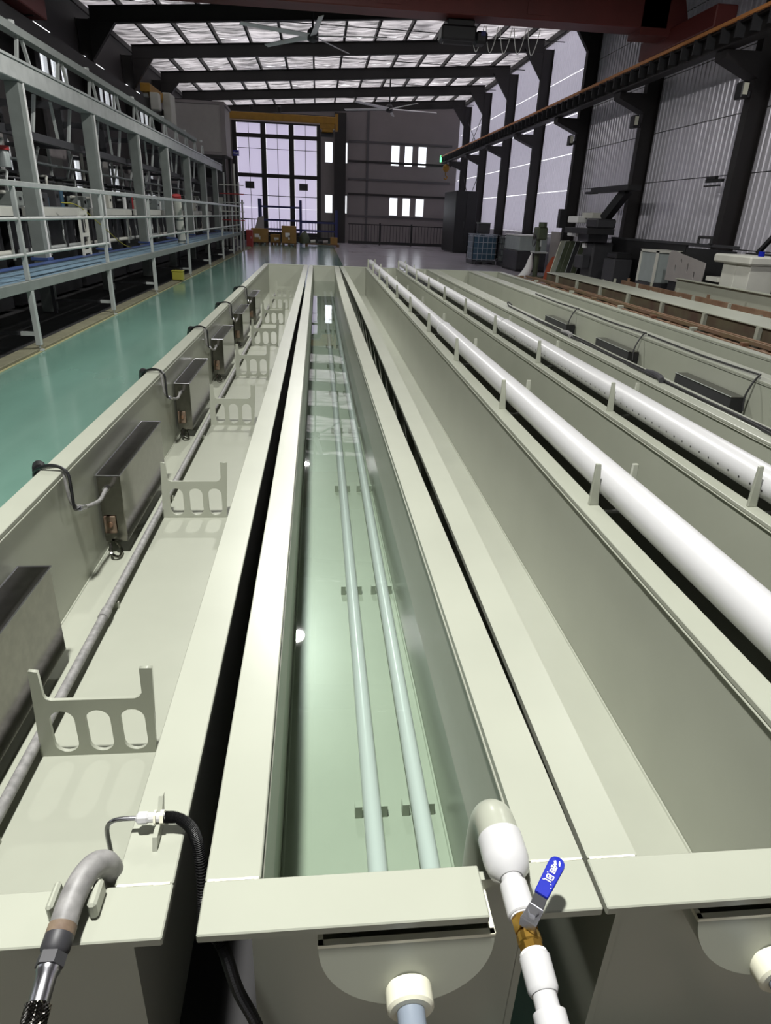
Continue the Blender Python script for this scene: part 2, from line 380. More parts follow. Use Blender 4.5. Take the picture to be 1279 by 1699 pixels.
for i, y in enumerate(FY):
    column(XRC, y, 'right', FN[i]); column(XLC, y, 'left', FN[i])
    r = MB(); a, b = XLC, XRC
    for (o0, o1, hw) in ((0, .02, .1), (RD-.02, RD, .1), (.02, RD-.02, .012)):
        r.hexa([(a, y-hw, zb(a)+o0), (b, y-hw, zb(b)+o0), (b, y+hw, zb(b)+o0), (a, y+hw, zb(a)+o0)], [(a, y-hw, zb(a)+o1), (b, y-hw, zb(b)+o1), (b, y+hw, zb(b)+o1), (a, y+hw, zb(a)+o1)])
    tag(r.build('rafter', STEELD), 'dark steel roof rafter, %s' % FN[i], 'rafter', kind='structure')
CE = thing('ceiling', 'bright foil roof sheets between dark purlins', 'ceiling', kind='structure')
PX = [-7.0+1.143*i for i in range(15)]
for x in PX: box('purlin', STEELD, CE, x-.035, YF, zb(x)+RD, x+.035, YB, zb(x)+RD+.16)
NX, NY = 6, 12
def roofpanel(L, seed):
    rnd = random.Random(seed); v = []; W = 1.143
    for i in range(NX+1):
        for j in range(NY+1):
            x, y = i/NX*W, j/NY*L; sag = -.05*math.sin(PI*i/NX)
            v.append((x, y, .07*x+sag+rnd.uniform(-.016, .016)*(0 < i < NX)))
    f = [(i*(NY+1)+j, (i+1)*(NY+1)+j, (i+1)*(NY+1)+j+1, i*(NY+1)+j+1) for i in range(NX) for j in range(NY)]
    me = MB().add(v, f).mesh('roof_panel'); me.shade_smooth(); return me
rp = {}
for i in range(len(bays)-1):
    L = round(bays[i+1]-bays[i], 2)
    for j in range(14):
        near = bays[i] < 24.0; key = (L, (i*5+j) % 4, near)
        if key not in rp: rp[key] = roofpanel(L, key[1])
        o = obj('roof_panel', rp[key], ROOFN if near else ROOFM, CE); o.location = (PX[j], bays[i], zb(PX[j])+RD+.165)
for i in range(5, 10):      # sag rods between the purlins
    y = FY[i]+2.4; box('sag_rod', STEELD, CE, XLC, y-.012, zb(0)+RD+.0, XRC, y+.012, zb(0)+RD+.024).rotation_euler = (0, 0, 0)
br = MB()                   # crossed wind bracing in the far right bay
for (z0, z1) in ((1.2, 4.2), (4.9, 7.0)):
    br.tube([(8.75, FY[9]+.15, z0), (8.75, FY[10]-.15, z1)], .018, 6); br.tube([(8.75, FY[9]+.15, z1), (8.75, FY[10]-.15, z0)], .018, 6)
tag(br.build('wind_bracing', STEELD), 'crossed steel rods bracing the far bay of the right wall', 'bracing', kind='structure')
# ================================================================== LAMPS
def highbay(x, y, label, watt):
    t = thing('high_bay_lamp', label, 'lamp', (x, y, 6.3), group='high bay lamps under the rafters')
    z = 0; MB().tube([(0, 0, .34), (0, 0, zb(x)+RD-6.42)], .012, 8).build('rod', CHARC, t)
    MB().tube([(0, 0, .34), (0, 0, .2), (0, 0, .18), (0, 0, .02), (0, 0, 0)], [.07, .09, .14, .2, .2], 24).build('housing', CHARC, t, smooth=True)
    MB().tube([(0, 0, .001), (0, 0, -.012)], .18, 24).build('lens', LAMPW, t)
    ld = bpy.data.lights.new('lamp_light', 'AREA'); ld.shape = 'DISK'; ld.size = .34; ld.energy = watt; ld.color = (1, .99, .96)
    lo = bpy.data.objects.new('lamp_light', ld); COL.objects.link(lo); lo.parent = t; lo.location = (0, 0, -.03)
    return t
highbay(-.45, 10.3, 'high bay lamp over the middle of the water tank', 290)
highbay(-.6, .9, 'high bay lamp over the near end of the water tank', 490)
highbay(5.6, 9.0, 'high bay lamp over the rusty frames', 160)
highbay(-.45, 19.6, 'high bay lamp hidden beyond the red crane girder', 160)
# tube lamps on the left wall
for i in range(4):
    y = 19.5+4.75*i
    t = thing('tube_lamp', '%s thin white tube lamp high on the left wall' % ORD[i], 'lamp', (XL+.12, y, 5.68), group='tube lamps on the left wall')
    box('batten', WHITE, t, -.12, 0, .0, -.02, 2.0, .05); MB().tube([(0, .03, .02), (0, 1.97, .02)], .022, 8).build('tube', TUBEW, t)
# ================================================================== CRANES, FANS, FLOODLIGHTS
rw = thing('crane_runway', 'dark crane runway beam with orange rail along the right wall', 'crane runway', (7.9, 0, 0))
y0, y1 = -8.5, 46.0
box('runway_beam', STEELD, rw, -.13, y0, 4.87, .13, y1, 4.9); box('runway_beam', STEELD, rw, -.012, y0, 4.9, .012, y1, 5.17); box('runway_beam', STEELD, rw, -.13, y0, 5.17, .13, y1, 5.2)
box('rail', STEELD, rw, -.035, y0, 5.2, .035, y1, 5.26)
box('conductor_rail', ORANGE, rw, -.20, y0, 5.21, -.15, y1, 5.27)
sm = MB().box(-.19, -.02, 4.95, -.012, .02, 5.205).mesh('stiffener'); 
for i in range(80):
    o = obj('stiffener', sm, CHARC, rw); o.location = (0, 6+i*.5, 0)
tag(MB().tube([(7.72, 45.95, 5.3), (7.72, 45.95, 4.95)], .05, 10).build('signal_lamp', GREENL), 'small green signal lamp at the far end of the orange rail', 'signal lamp')
hk = thing('hook_block', 'yellow crane hook block hanging below the far end of the runway', 'hook', (7.75, 44.0, 0))
MB().tube([(0, 0, 4.87), (0, 0, 4.6)], .02, 8).build('hanger', CHARC, hk)
MB().tube([(0, 0, 4.72), (0, 0, 4.6), (0, 0, 4.4), (0, 0, 4.3)], [.08, .2, .2, .1], 14).build('block', YELLOW, hk, smooth=True)
MB().tube(smoothpath([(0, 0, 4.32), (0, 0, 4.12), (.1, 0, 4.02), (.02, 0, 3.9), (-.1, 0, 3.98)]), .035, 8).build('hook', YELLOW, hk, smooth=True)
rc = thing('bridge_crane', 'dark oxide red overhead crane girder spanning the hall', 'crane', (0, 17.0, 0))
box('girder', REDC, rc, -6.1, -.35, 5.62, 7.6, .3, 6.5, .02)
for x in (-6.1, 7.9): box('end_carriage', REDC, rc, x-.22, -2.2, 5.28, x+.22, 1.1, 5.66, .02)
MB().hexa([(7.0, -.35, 5.5), (8.15, -.35, 5.5), (8.15, .3, 5.5), (7.0, .3, 5.5)], [(7.0, -.35, 6.4), (7.9, -.35, 6.2), (7.9, .3, 6.2), (7.0, .3, 6.4)]).build('girder_end', REDC, rc)
for x in (-1.5, 1.5, 4.7): box('splice_plate', REDC, rc, x-.25, -.37, 5.7, x+.25, -.35, 6.3)
for x in (-6.1, 7.9):
    for y in (-1.8, .7): MB().tube([(x-.08, y, 5.38), (x+.08, y, 5.38)], .12, 16).build('wheel', BLACKM, rc)
ho = thing('crane_hoist', 'black electric hoist hanging under the red crane girder', 'hoist', (3.1, 17.1, 0))
box('hoist_body', BLACKM, ho, -.42, -.2, 5.22, .35, .3, 5.5, .04); MB().tube([(-.35, .05, 5.34), (.3, .05, 5.34)], .17, 16).build('drum', BLACKM, ho)
box('motor', BLACKM, ho, .35, -.12, 5.2, .62, .25, 5.44, .05); box('trolley', BLACKM, ho, -.3, -.15, 5.48, .3, .25, 5.61, .02)
box('control_box', BLUEST, ho, .46, -.14, 5.34, .56, -.12, 5.42)
for k in range(5):
    x = 3.55+.32*k; p = smoothpath([(x-.14, 17.33, 5.6), (x-.08, 17.35, 5.3), (x, 17.36, 5.12), (x+.08, 17.35, 5.3), (x+.14, 17.33, 5.6)])
    tag(MB().tube(p, .009, 6).build('festoon_cable', WHITE, None, smooth=True), '%s hanging loop of pale crane cable right of the black hoist' % ['first', 'second', 'third', 'fourth', 'fifth'][k], 'cable', group='festoon loops under the red crane')
yc = thing('yellow_crane', 'yellow crane girder across the left half of the back', 'crane', (0, 42.3, 0))
box('girder', YELLOW, yc, -6.6, -.3, 6.25, 1.1, .3, 6.6, .02); box('rail', CHARC, yc, -6.6, -.05, 6.6, 1.1, .05, 6.66)
box('end_plate', YELLOW, yc, 1.0, -.35, 5.95, 1.15, .35, 6.75)
box('trolley', YELLOW, yc, .15, -.3, 6.02, .95, .3, 6.25); box('hoist_body', YELLOW, yc, .25, -.3, 5.85, .85, .3, 6.02, .02); MB().tube([(.2, 0, 5.75), (.9, 0, 5.75)], .12, 12).build('drum', CHARC, yc)
for x in (-5.9, -3.6, -2.1): MB().tube([(x, 0, 6.68), (x, 0, 6.95), (x+.12, 0, 7.0)], [.1, .13, .03], 8).build('cable_trolley', BLACKM, yc)
lc = thing('crane_end_truck', 'bright yellow crane end truck on the left rail above the machine', 'crane part', (-6.2, 29.6, 0))
box('beam', YELLOW, lc, -.15, -1.2, 5.44, .2, 1.4, 5.72, .02); box('motor', OFFW, lc, .16, 1.0, 4.7, .48, 1.9, 5.75, .03); MB().tube([(-.08, -1.0, 5.36), (.08, -1.0, 5.36)], .085, 14).build('wheel', GALV, lc)
box('panel', OFFW, lc, .16, -1.2, 4.9, .46, -.8, 5.44, .02)
ll = thing('crane_runway', 'dark crane runway beam along the left wall', 'crane runway', (-6.25, 0, 0))
box('runway_beam', STEELD, ll, -.13, -8.5, 4.87, .13, 32.5, 5.2); box('rail', STEELD, ll, -.03, -8.5, 5.2, .03, 32.5, 5.27)
def fan(x, y, z, a0, R_, label):
    t = thing('ceiling_fan', label, 'fan', (x, y, z))
    MB().tube([(0, 0, .06), (0, 0, zb(x)+RD-z)], .03, 8).build('rod', BLACKM, t)
    MB().tube([(0, 0, .2), (0, 0, .12), (0, 0, -.1), (0, 0, -.14)], [.08, .16, .16, .06], 16).build('hub', CHARC, t, smooth=True)
    for k in range(5):
        a = math.radians(a0+72*k); c, s = math.cos(a), math.sin(a); u, n = Vector((c, s, 0)), Vector((-s, c, 0))
        b = MB(); p0, p1 = u*.12, u*R_
        q = lambda p, w, dz: [p-n*w+Vector((0, 0, -dz)), p+n*w+Vector((0, 0, dz)), p+n*w+Vector((0, 0, dz+.02)), p-n*w+Vector((0, 0, -dz+.02))]
        b.add(q(p0, .09, .03)+q(p1, .07, .02), [(0,1,2,3),(7,6,5,4),(0,4,5,1),(1,5,6,2),(2,6,7,3),(3,7,4,0)]); b.build('blade', FANG, t)
fan(-.12, 22.8, 6.3, -12, 2.15, 'large ceiling fan hanging just beyond the red crane')
fan(3.35, 35.3, 6.25, 8, 2.3, 'large ceiling fan hanging near the grey back wall')
for i, y in enumerate((14.6, 19.47, 24.34)):
    t = thing('floodlight', '%s small floodlight fixed to a right wall column' % ORD[i], 'floodlight', (XRC-.04, y-.02, 4.1), group='floodlights on the right columns')
    box('bracket', CHARC, t, -.02, -.06, .02, .03, .06, .12); box('housing', BLACKP, t, -.2, -.13, -.02, -.06, .13, .28, .02)
    box('glass', FLOODG, t, -.18, -.135, .05, -.08, -.128, .25)
# ================================================================== TANKS
RIM = .65; RT = .018; ZBOT = .09; TY0, TY1 = .652, 15.08; RW = .09
def tank(name, label, xl, xr, y0=TY0, y1=TY1, front=None, bows=(0, 0), gussets=False):
    """xl, xr: x of the outer and inner edge of each rim at the near and far end ((o0,i0),(o1,i1))"""
    t = thing(name, label, 'tank', (0, 0, 0))
    (lo0, li0), (lo1, li1) = xl; (ro0, ri0), (ro1, ri1) = xr
    def strip(nm, a0, b0, a1, b1, ya, yb, z0, z1, m=CREAM, bev=.0022, bow=(0, 0)):
        N = 20 if any(bow) else 1; v = []; f = []
        for i in range(N+1):
            y = ya+(yb-ya)*i/N; q = i/N; sn = math.sin(PI*max(0, min(1, (y-y0)/(y1-y0))))
            xa, xb = a0+(a1-a0)*q+bow[0]*sn, b0+(b1-b0)*q+bow[1]*sn
            v += [(xa, y, z0), (xb, y, z0), (xb, y, z1), (xa, y, z1)]
            if i: o = 4*i; f += [(o-4+k, o-4+(k+1) % 4, o+(k+1) % 4, o+k) for k in range(4)]
        f += [(3, 2, 1, 0), (4*N, 4*N+1, 4*N+2, 4*N+3)]
        return MB().add(v, f).build(nm, m, t, bev if N == 1 else 0)
    L_, R_ = bows; LL, RR = (L_, L_), (R_, R_)
    ya, yb = y0+RW, y1-RW
    strip('rim_board', lo0, li0, lo1, li1, ya+.0004, yb-.0004, RIM-RT, RIM, bow=LL); strip('rim_board', ri0, ro0, ri1, ro1, ya+.0004, yb-.0004, RIM-RT, RIM, bow=RR)
    for (a, b) in (front or [(lo0, ro0)]): strip('rim_board', a, b, a, b, y0, ya, RIM-RT, RIM)
    strip('rim_board', lo1, ro1, lo1, ro1, yb, y1, RIM-RT, RIM)
    wt = .015
    strip('side_wall', li0-wt-.004, li0-.004, li1-wt-.004, li1-.004, ya-wt, yb+wt, .0, RIM-RT, bev=0, bow=LL); strip('side_wall', ri0+.004, ri0+wt+.004, ri1+.004, ri1+wt+.004, ya-wt, yb+wt, .0, RIM-RT, bev=0, bow=RR)
    strip('end_wall', li0-.004, ri0+.004, li0-.004, ri0+.004, ya-wt, ya, .0, RIM-RT, bev=0); strip('end_wall', li1-.004, ri1+.004, li1-.004, ri1+.004, yb, yb+wt, .0, RIM-RT, bev=0)
    strip('bottom', li0-.004, ri0+.004, li1-.004, ri1+.004, ya, yb, ZBOT-.02, ZBOT, bev=0, bow=(L_, R_))
    bead = MB()
    def bl(p0, p1, z, bw): return [(p0+(p1-p0)*i/20+bw*math.sin(PI*(i/20*(yb-ya)+RW)/(y1-y0)), ya+(yb-ya)*i/20, z) for i in range(21)]
    for z, r_ in ((RIM-RT-.004, .003), (ZBOT, .005)): bead.tube(bl(li0, li1, z, L_), r_, 6); bead.tube(bl(ri0, ri1, z, R_), r_, 6)
    tag(bead.build('weld_bead', CREAM, t, smooth=True), kind='stuff')
    jb = MB(); rj = random.Random(3)
    for a, b in ((lo0, li0), (ri0, ro0)):
        x = a+.004
        while x < b-.006:
            w = rj.uniform(.004, .011); jb.box(x, ya-.0022, RIM-.002, min(x+w, b-.003), ya+.0022, RIM+rj.uniform(.0003, .0012)); x += w
    tag(jb.build('joint_weld', CREAMB, t), kind='stuff')
    if gussets:
        g = MB().prism([(lo0+.004, RIM-RT-.002), (li0-wt-.004, RIM-RT-.002), (li0-wt-.004, .2)], 1, -.006, .006).mesh('gusset')
        for k in range(24):
            o = obj('gusset', g, CREAM, t); o.location = (bows[0]*math.sin(PI*(.5+k*.6)/(y1-y0)), y0+.5+k*.6, 0)
    return t
T1 = tank('spray_tank', 'leftmost wide cream tank with steel boxes and comb brackets inside', ((-1.135, -1.043), (-1.135, -1.043)), ((-.237, -.33), (-.203, -.296)))
T2 = tank('rinse_tank', 'narrow cream tank holding clear greenish water', ((-.187, -.097), (-.187, -.1)), ((.455, .357), (.455, .353)), bows=(0, -.045), front=[(-.187, .268), (.349, .455)])
T3 = tank('dip_tank', 'empty narrow cream tank right of the water tank', ((.462, .552), (.470, .556)), ((1.10, 1.015), (1.10, 1.022)), bows=(.024, 0), gussets=True)
T4 = tank('dip_tank', 'empty narrow cream tank between the two white pipes', ((1.246, 1.31), (1.246, 1.31)), ((1.755, 1.69), (1.755, 1.69)))
T5 = tank('dip_tank', 'narrow cream tank just right of the second white pipe', ((1.90, 1.96), (1.90, 1.96)), ((2.447, 2.36), (2.447, 2.37)))
T6 = tank('spray_tank', 'wide cream tank with dark steel boxes and black cables at right', ((2.452, 2.54), (2.452, 2.60)), ((3.395, 3.285), (3.395, 3.29)))
T7 = tank('dip_tank', 'cream tank between the cabled tank and the rusty frames', ((3.40, 3.50), (3.40, 3.51)), ((4.07, 3.96), (4.07, 3.96)))
# ---- tank 1: comb shaped brackets
outer = [(-.855, .0), (-.510, .0), (-.49, .325), (-.527, .325), (-.529, .235), (-.537, .222), (-.552, .216), (-.792, .216), (-.806, .222), (-.811, .235), (-.813, .32), (-.838, .325)]
holes = []
for cx in (-.772, -.668, -.566):
    holes.append(ring(cx, .139, .036, .036, 10, 0, PI)+[(cx-.036, .139)]+ring(cx, .052, .036, .036, 10, PI, 2*PI)+[(cx+.036, .052)])
pm = cut_plate(outer, holes, .012)
for k in range(8):
    o = obj('comb_bracket', pm, CREAM, T1); o.location = (0, 1.615+1.75*k, ZBOT)
# foot blocks and clips for the long pipe
cm = MB().box(-.02, -.006, 0, .02, .006, .03).mesh('pipe_saddle')
for k in range(12):
    o = obj('pipe_saddle', cm, CREAM, T1); o.location = (-.865, 1.3+1.15*k, ZBOT)
MB().prism([(.802, RIM), (.862, RIM), (.884, RIM+.05), (.874, RIM+.05), (.846, RIM+.022), (.812, RIM+.022)], 0, -.284, -.276).build('gland_plate', CREAM, T1)
for x, w in ((-.408, .011), (-.346, .014)):
    b = MB().box(x-w/2, .688, RIM, x+w/2, .735, RIM+.033); b.build('pipe_clip', CREAM, T1, .004)
ap = thing('air_pipe', 'long grey pipe lying along the floor of the leftmost tank', 'pipe', (-.865, 0, ZBOT+.048))
MB().tube([(0, .8, 0), (0, 14.7, 0)], .017, 16).build('pipe', GREYPIPE, ap, smooth=True)
for k in range(4): MB().tube([(0, 2.3+3.2*k, 0), (0, 2.36+3.2*k, 0)], .0205, 16).build('sleeve', GREYPIPE, ap, smooth=True)
# ---- tank 1: stainless boxes hung on the left wall
BN = ['nearest stainless box at the left edge, cut by the picture', 'second stainless box with a conduit at its near end', 'third stainless box along the left tank wall', 'fourth stainless box along the left tank wall', 'fifth stainless box along the left tank wall', 'sixth and farthest stainless box in the left tank']
for k in range(6):
    yn = 1.115+1.83*k if k else 1.20
    t = thing('steel_box', BN[k], 'metal box', (-1.045, yn, .155), group='stainless boxes in the leftmost tank')
    t['label'] = BN[k]
    box('body', STAIN, t, .012, 0, 0, .118, .875, .343, .003)
    lid = MB().box(.010, -.003, .343, .120, .878, .347).build('lid', STAINL, t)
    e = MB()
    for (a, b) in (((.010, -.003, .347), (.120, -.003, .347)), ((.120, -.003, .347), (.120, .878, .347)), ((.120, .878, .347), (.010, .878, .347)), ((.010, .878, .347), (.010, -.003, .347))): e.tube([a, b], .003, 6)
    e.build('lid_edge', CHROME, lid)
    box('hanger_strap', STAIN, t, .002, .12, .1, .012, .17, .33); box('hanger_strap', STAIN, t, .002, .7, .1, .012, .75, .33)
    box('stained_plate', RUSTP, t, .02, -.012, .05, .075, -.002, .14, .003); MB().tube([(.048, -.018, .098), (.048, -.01, .098)], .014, 12).build('port', RUST, t)
    MB().tube(smoothpath([(.05, .0, .28), (.05, -.1, .265), (.045, -.2, .285), (.045, -.30, .315)]), .0095, 10).build('conduit', GREYPIPE, t, smooth=True)
    MB().tube([(.05, .012, .28), (.05, -.015, .28)], .015, 10).build('gland', CHROME, t)
    MB().tube([(.045, -.28, .31), (.045, -.34, .33)], .012, 8).build('connector', CHROME, t)
    br = MB().tube(smoothpath([(.04, -.02, .0), (.055, -.07, -.03), (.085, -.06, -.05), (.085, -.01, -.04), (.06, -.0, -.0)]), .007, 6); br.build('loop_handle', STAIN, t, smooth=True)
    c = thing('cable', 'grey cable looping over the tank rim from the %s' % BN[k].split(',')[0].split(' with')[0].replace('along the left tank wall', 'in the left tank').replace(' and farthest', ''), 'cable', (-1.045, yn, 0), group='cables over the left rim')
    MB().tube(smoothpath([(.045, -.33, .485), (.04, -.375, .50), (.037, -.37, .58), (.03, -.36, .65), (-.01, -.34, RIM+.022), (-.06, -.33, RIM+.022), (-.12, -.31, .64), (-.15, -.25, .55), (-.16, -.2, .4), (-.17, -.18, .02)]), .0065, 8).build('cable', BLACKP, c, smooth=True)
    MB().tube(smoothpath([(.05, -.31, .48), (.02, -.345, .51), (.012, -.35, .6), (.0, -.335, RIM+.014), (-.06, -.325, RIM+.014), (-.1, -.31, .655)]), .007, 8).build('second_cable', GREYPIPE, c, smooth=True)
    MB().tube(smoothpath([(-.105, -.3, .64), (-.145, -.2, .62), (-.18, -.08, .52), (-.19, -.0, .38), (-.19, .05, .02)]), .026, 10).build('bundle', BLACKR, c, smooth=True)
# ---- tank 1: gooseneck steam pipe at the near rim
gs = thing('gooseneck_pipe', 'scuffed grey gooseneck pipe with steel hose over the near left rim', 'pipe')
P = [(-.341, .772, .40), (-.341, .772, .58), (-.342, .772, .636), (-.347, .767, .672), (-.358, .751, .690), (-.369, .724, .692), (-.3755, .69, .686), (-.3765, .657, .681)]
MB().tube(smoothpath(P, 8), .0195, 20).build('bent_pipe', GREYPIPE, gs, smooth=True)
MB().tube([(-.3765, .660, .6815), (-.3768, .646, .680)], .0205, 20).build('rust_band', RUSTP, gs, smooth=True)
MB().tube([(-.3768, .647, .680), (-.3775, .628, .677), (-.3776, .622, .676)], [.0205, .0205, .016], 20).build('threaded_sleeve', CHARC, gs, smooth=True)
MB().tube([(-.3776, .622, .676), (-.378, .606, .674)], .020, 6).build('hex_nut', CHARC, gs)
MB().tube([(-.378, .606, .674), (-.378, .60, .673), (-.378, .596, .6725), (-.377, .562, .668)], [.0165, .0165, .014, .014], 20).build('ferrule', CHROME, gs, smooth=True)
bd = MB(); A, B_ = Vector((-.377, .562, .668)), Vector((-.372, .36, .62))
for h in range(16):
    for s_ in (1, -1):
        pts = []; d = (B_-A).normalized(); u = d.orthogonal().normalized(); w = d.cross(u)
        for i in range(40):
            a = 2*PI*h/16+s_*i*.42; pts.append(A+(B_-A)*i/39+(u*math.cos(a)+w*math.sin(a))*.0158)
        bd.tube(pts, .0016, 4, cap=False)
bd.tube([A, B_], .0155, 16); bd.build('braided_hose', STAIN, gs, smooth=True)
# ---- tank 1: thin tube with nut and corrugated black conduit
st = thing('conduit_line', 'bent thin steel tube with white nut and black corrugated conduit', 'conduit')
MB().tube(smoothpath([(-.371, .847, .43), (-.371, .847, .60), (-.3705, .847, .652), (-.362, .847, .672), (-.345, .847, .679), (-.315, .847, .6795)], 6), .0042, 10).build('steel_tube', CHROME, st, smooth=True)
MB().tube([(-.318, .847, .6795), (-.314, .847, .6795), (-.300, .847, .6795), (-.296, .847, .6795)], [.006, .0105, .0105, .008], 8).build('white_nut', PVC, st)
MB().tube([(-.296, .847, .6795), (-.268, .847, .6795)], .0085, 12).build('white_stem', PVC, st)
MB().tube([(-.287, .847, .6795), (-.2835, .847, .6795)], .0125, 6).build('lock_nut', CREAMB, st)
MB().tube([(-.2765, .847, .6795), (-.270, .847, .6795)], .0125, 6).build('lock_nut', CREAMB, st)
P = smoothpath([(-.270, .847, .679), (-.245, .845, .676), (-.222, .838, .652), (-.212, .825, .6), (-.2085, .80, .52), (-.205, .76, .50), (-.185, .71, .57), (-.165, .69, .585), (-.152, .68, .56), (-.137, .678, .464), (-.108, .675, .358), (-.06, .66, .15), (-.04, .65, .0125)], 10)
rr = [.0105 if i % 2 else .0085 for i in range(len(P)*3-2)]
P3 = []
for i in range(len(P)-1):
    for q in range(3): P3.append(P[i].lerp(P[i+1], q/3))
P3.append(P[-1])
MB().tube(P3, rr, 12).build('corrugated_hose', BLACKR, st)
# ---- tank 2: water, submerged pipes, overflow scoop, drain valve
tag(MB().add([(-.1, .742, .336), (.36, .742, .336), (.36, 14.99, .336), (-.1, 14.99, .336)], [(0, 1, 2, 3)]).build('water', WATER), 'clear greenish water lying in the narrow tank', 'water', kind='stuff')
for x, n in ((.146, 'left'), (.281, 'right')):
    t = thing('sparge_pipe', '%s white pipe lying under the clear water of the narrow tank' % n, 'pipe', (x, 0, .145))
    MB().tube([(0, .80, 0), (0, 14.6, 0)], .0255, 18).build('pipe', PVC, t, smooth=True)
    for kx in range(12):
        for s_ in (-1, 1):
            o = box('pipe_clip', CREAM, t, s_*.036-.010, -.012, -.055, s_*.036+.010, .012, -.012)
            o.location = (0, 1.335+1.2*kx, 0)
def scoop(par, x0, x1, z1, dep, yf, depth=.08):
    cx = (x0+x1)/2; hw = (x1-x0)/2; n = 28
    arc = [(cx+hw*math.cos(a), z1+ (-dep)*abs(math.sin(a))**.9) for a in [PI+PI*i/n for i in range(n+1)]]
    b = MB(); n_ = len(arc); v = []
    TI = .2
    for (x, z) in arc: v += [(x, yf-TI*(z1-z), z), (x, yf+depth, z)]
    v2 = []
    for (x, z) in arc:
        xi = cx+(x-cx)*.965; zi = z1-(z1-z)*.965; v2 += [(xi, yf+.007-TI*(z1-zi), zi), (xi, yf+depth, zi)]
    o = len(v); f = []
    for i in range(n_-1):
        f.append((2*i, 2*i+2, 2*i+3, 2*i+1)); f.append((o+2*i, o+2*i+1, o+2*i+3, o+2*i+2))
    f.append(tuple(2*i for i in range(n_))); f.append(tuple(o+2*i for i in range(n_-1, -1, -1)))
    f.append((0, 1, o+1, o)); e = 2*(n_-1); f.append((e, o+e, o+e+1, e+1)); f.append((0, o, o+e, e))
    b.add(v+v2, f); s_ = b.build('overflow_scoop', CREAM, par, smooth=True)
    l = MB().box(x0, yf-.001, z1-.006, x1, yf+.009, z1+.002); l.box(x0-.001, yf, z1-.006, x0+.008, yf+depth, z1+.002); l.box(x1-.008, yf, z1-.006, x1+.001, yf+depth, z1+.002)
    l.build('lip', CREAMB, s_)
    zc = z1-dep*.80; g = cx+.004; yf = yf-TI*dep*.80
    MB().tube([(g, yf+.005, zc), (g, yf-.026, zc), (g, yf-.03, zc)], [.038, .038, .033], 24).build('spout_collar', CREAMB, s_, smooth=True)
    MB().tube([(g, yf+.024, zc+.052), (g, yf+.012, zc+.052)], .008, 14).build('plug', CREAMB, s_)
    MB().tube([(g, yf-.02, zc), (g, yf-.085, zc-.004), (g, yf-.086, zc-.004), (g, yf-.20, zc-.02)], [.0225, .0225, .0245, .0245], 20).build('spout_pipe', PVCD, s_, smooth=True)
scoop(T2, -.003, .281, .605, .124, .652); scoop(T3, .628, .91, .605, .124, .652)
dv = thing('drain_valve', 'white pipe reducer with brass ball valve and blue lever on near rim', 'valve', (.311, 0, .676))
MB().tube(smoothpath([(0, .842, -.33), (0, .841, -.12), (0, .834, -.045), (0, .812, -.006), (0, .78, 0), (0, .755, 0)], 6), .0355, 24).build('elbow_pipe', CREAM, dv, smooth=True)
MB().tube([(0, .772, 0), (0, .770, 0), (0, .728, 0), (0, .708, 0), (0, .694, 0)], [.034, .0385, .0385, .034, .020], 28).build('reducer', PVC, dv, smooth=True)
MB().tube([(0, .700, 0), (0, .672, 0)], .0175, 20).build('neck', PVC, dv, smooth=True)
MB().tube([(0, .684, 0), (0, .683, 0), (0, .632, 0), (0, .630, 0)], [.020, .0222, .0228, .021], 24).build('coupling', PVC, dv, smooth=True)
MB().tube([(0, .632, 0), (0, .6275, 0)], .0195, 20).build('white_tape', WHITE, dv)
br = MB().tube([(0, .629, 0), (0, .606, 0)], .0185, 8); br.tube([(0, .606, 0), (0, .600, 0), (0, .590, 0), (0, .586, 0)], [.016, .0185, .0185, .016], 18); br.tube([(0, .588, 0), (0, .571, 0)], .0178, 8)
vb = br.build('valve_body', BRASS, dv); MB().tube([(.006, .612, .014), (.006, .612, .036)], .009, 12).build('stem', BRASS, vb)
MB().tube([(.006, .612, .034), (.006, .612, .042)], .008, 6).build('nut', CHROME, vb)
lv = Vector((.074, .083, 0)).normalized(); ln = Vector((-lv.y, lv.x, 0)); hub = Vector((.006, .612, .0))
def hplate(a, b, wa, wb, za, zb_, th, roundtip=False):
    pts = []
    p0, p1 = hub+lv*a, hub+lv*b
    poly = [(p0-ln*wa, za), (p1-ln*wb, zb_)]
    if roundtip: poly += [(p1+lv*wb*math.sin(t)-ln*wb*math.cos(t), zb_) for t in [PI*i/10 for i in range(1, 10)]]
    poly += [(p1+ln*wb, zb_), (p0+ln*wa, za)]
    n = len(poly); v = [(p.x, p.y, z) for p, z in poly]+[(p.x, p.y, z+th) for p, z in poly]
    return MB().add(v, [tuple(range(n-1, -1, -1)), tuple(range(n, 2*n))]+[(i, (i+1) % n, (i+1) % n+n, i+n) for i in range(n)])
h = hplate(-.016, .012, .0125, .0115, .034, .034, .003).build('lever_plate', CHROME, dv, .0008)
hplate(.012, .030, .0105, .010, .034, .049, .003).build('lever_neck', CHROME, dv, .0008)
hplate(-.018, -.015, .0125, .0125, .020, .020, .017).build('lever_lug', CHROME, dv)
g = hplate(.024, .080, .0108, .0125, .0455, .055, .0065, True).build('lever_grip', BLUEH, dv, .0016, seg=2)
mk = MB()
def stroke(u0, v0, u1, v1, w=.0009):
    f_ = lambda u, v: hub+lv*(.024+(u-.028)*.8)+ln*v+Vector((0, 0, .0455+(u-.028)/.07*.0095+.00675))
    a, b = f_(u0, v0), f_(u1, v1); mk.bar(a, b, w*2, .0006)
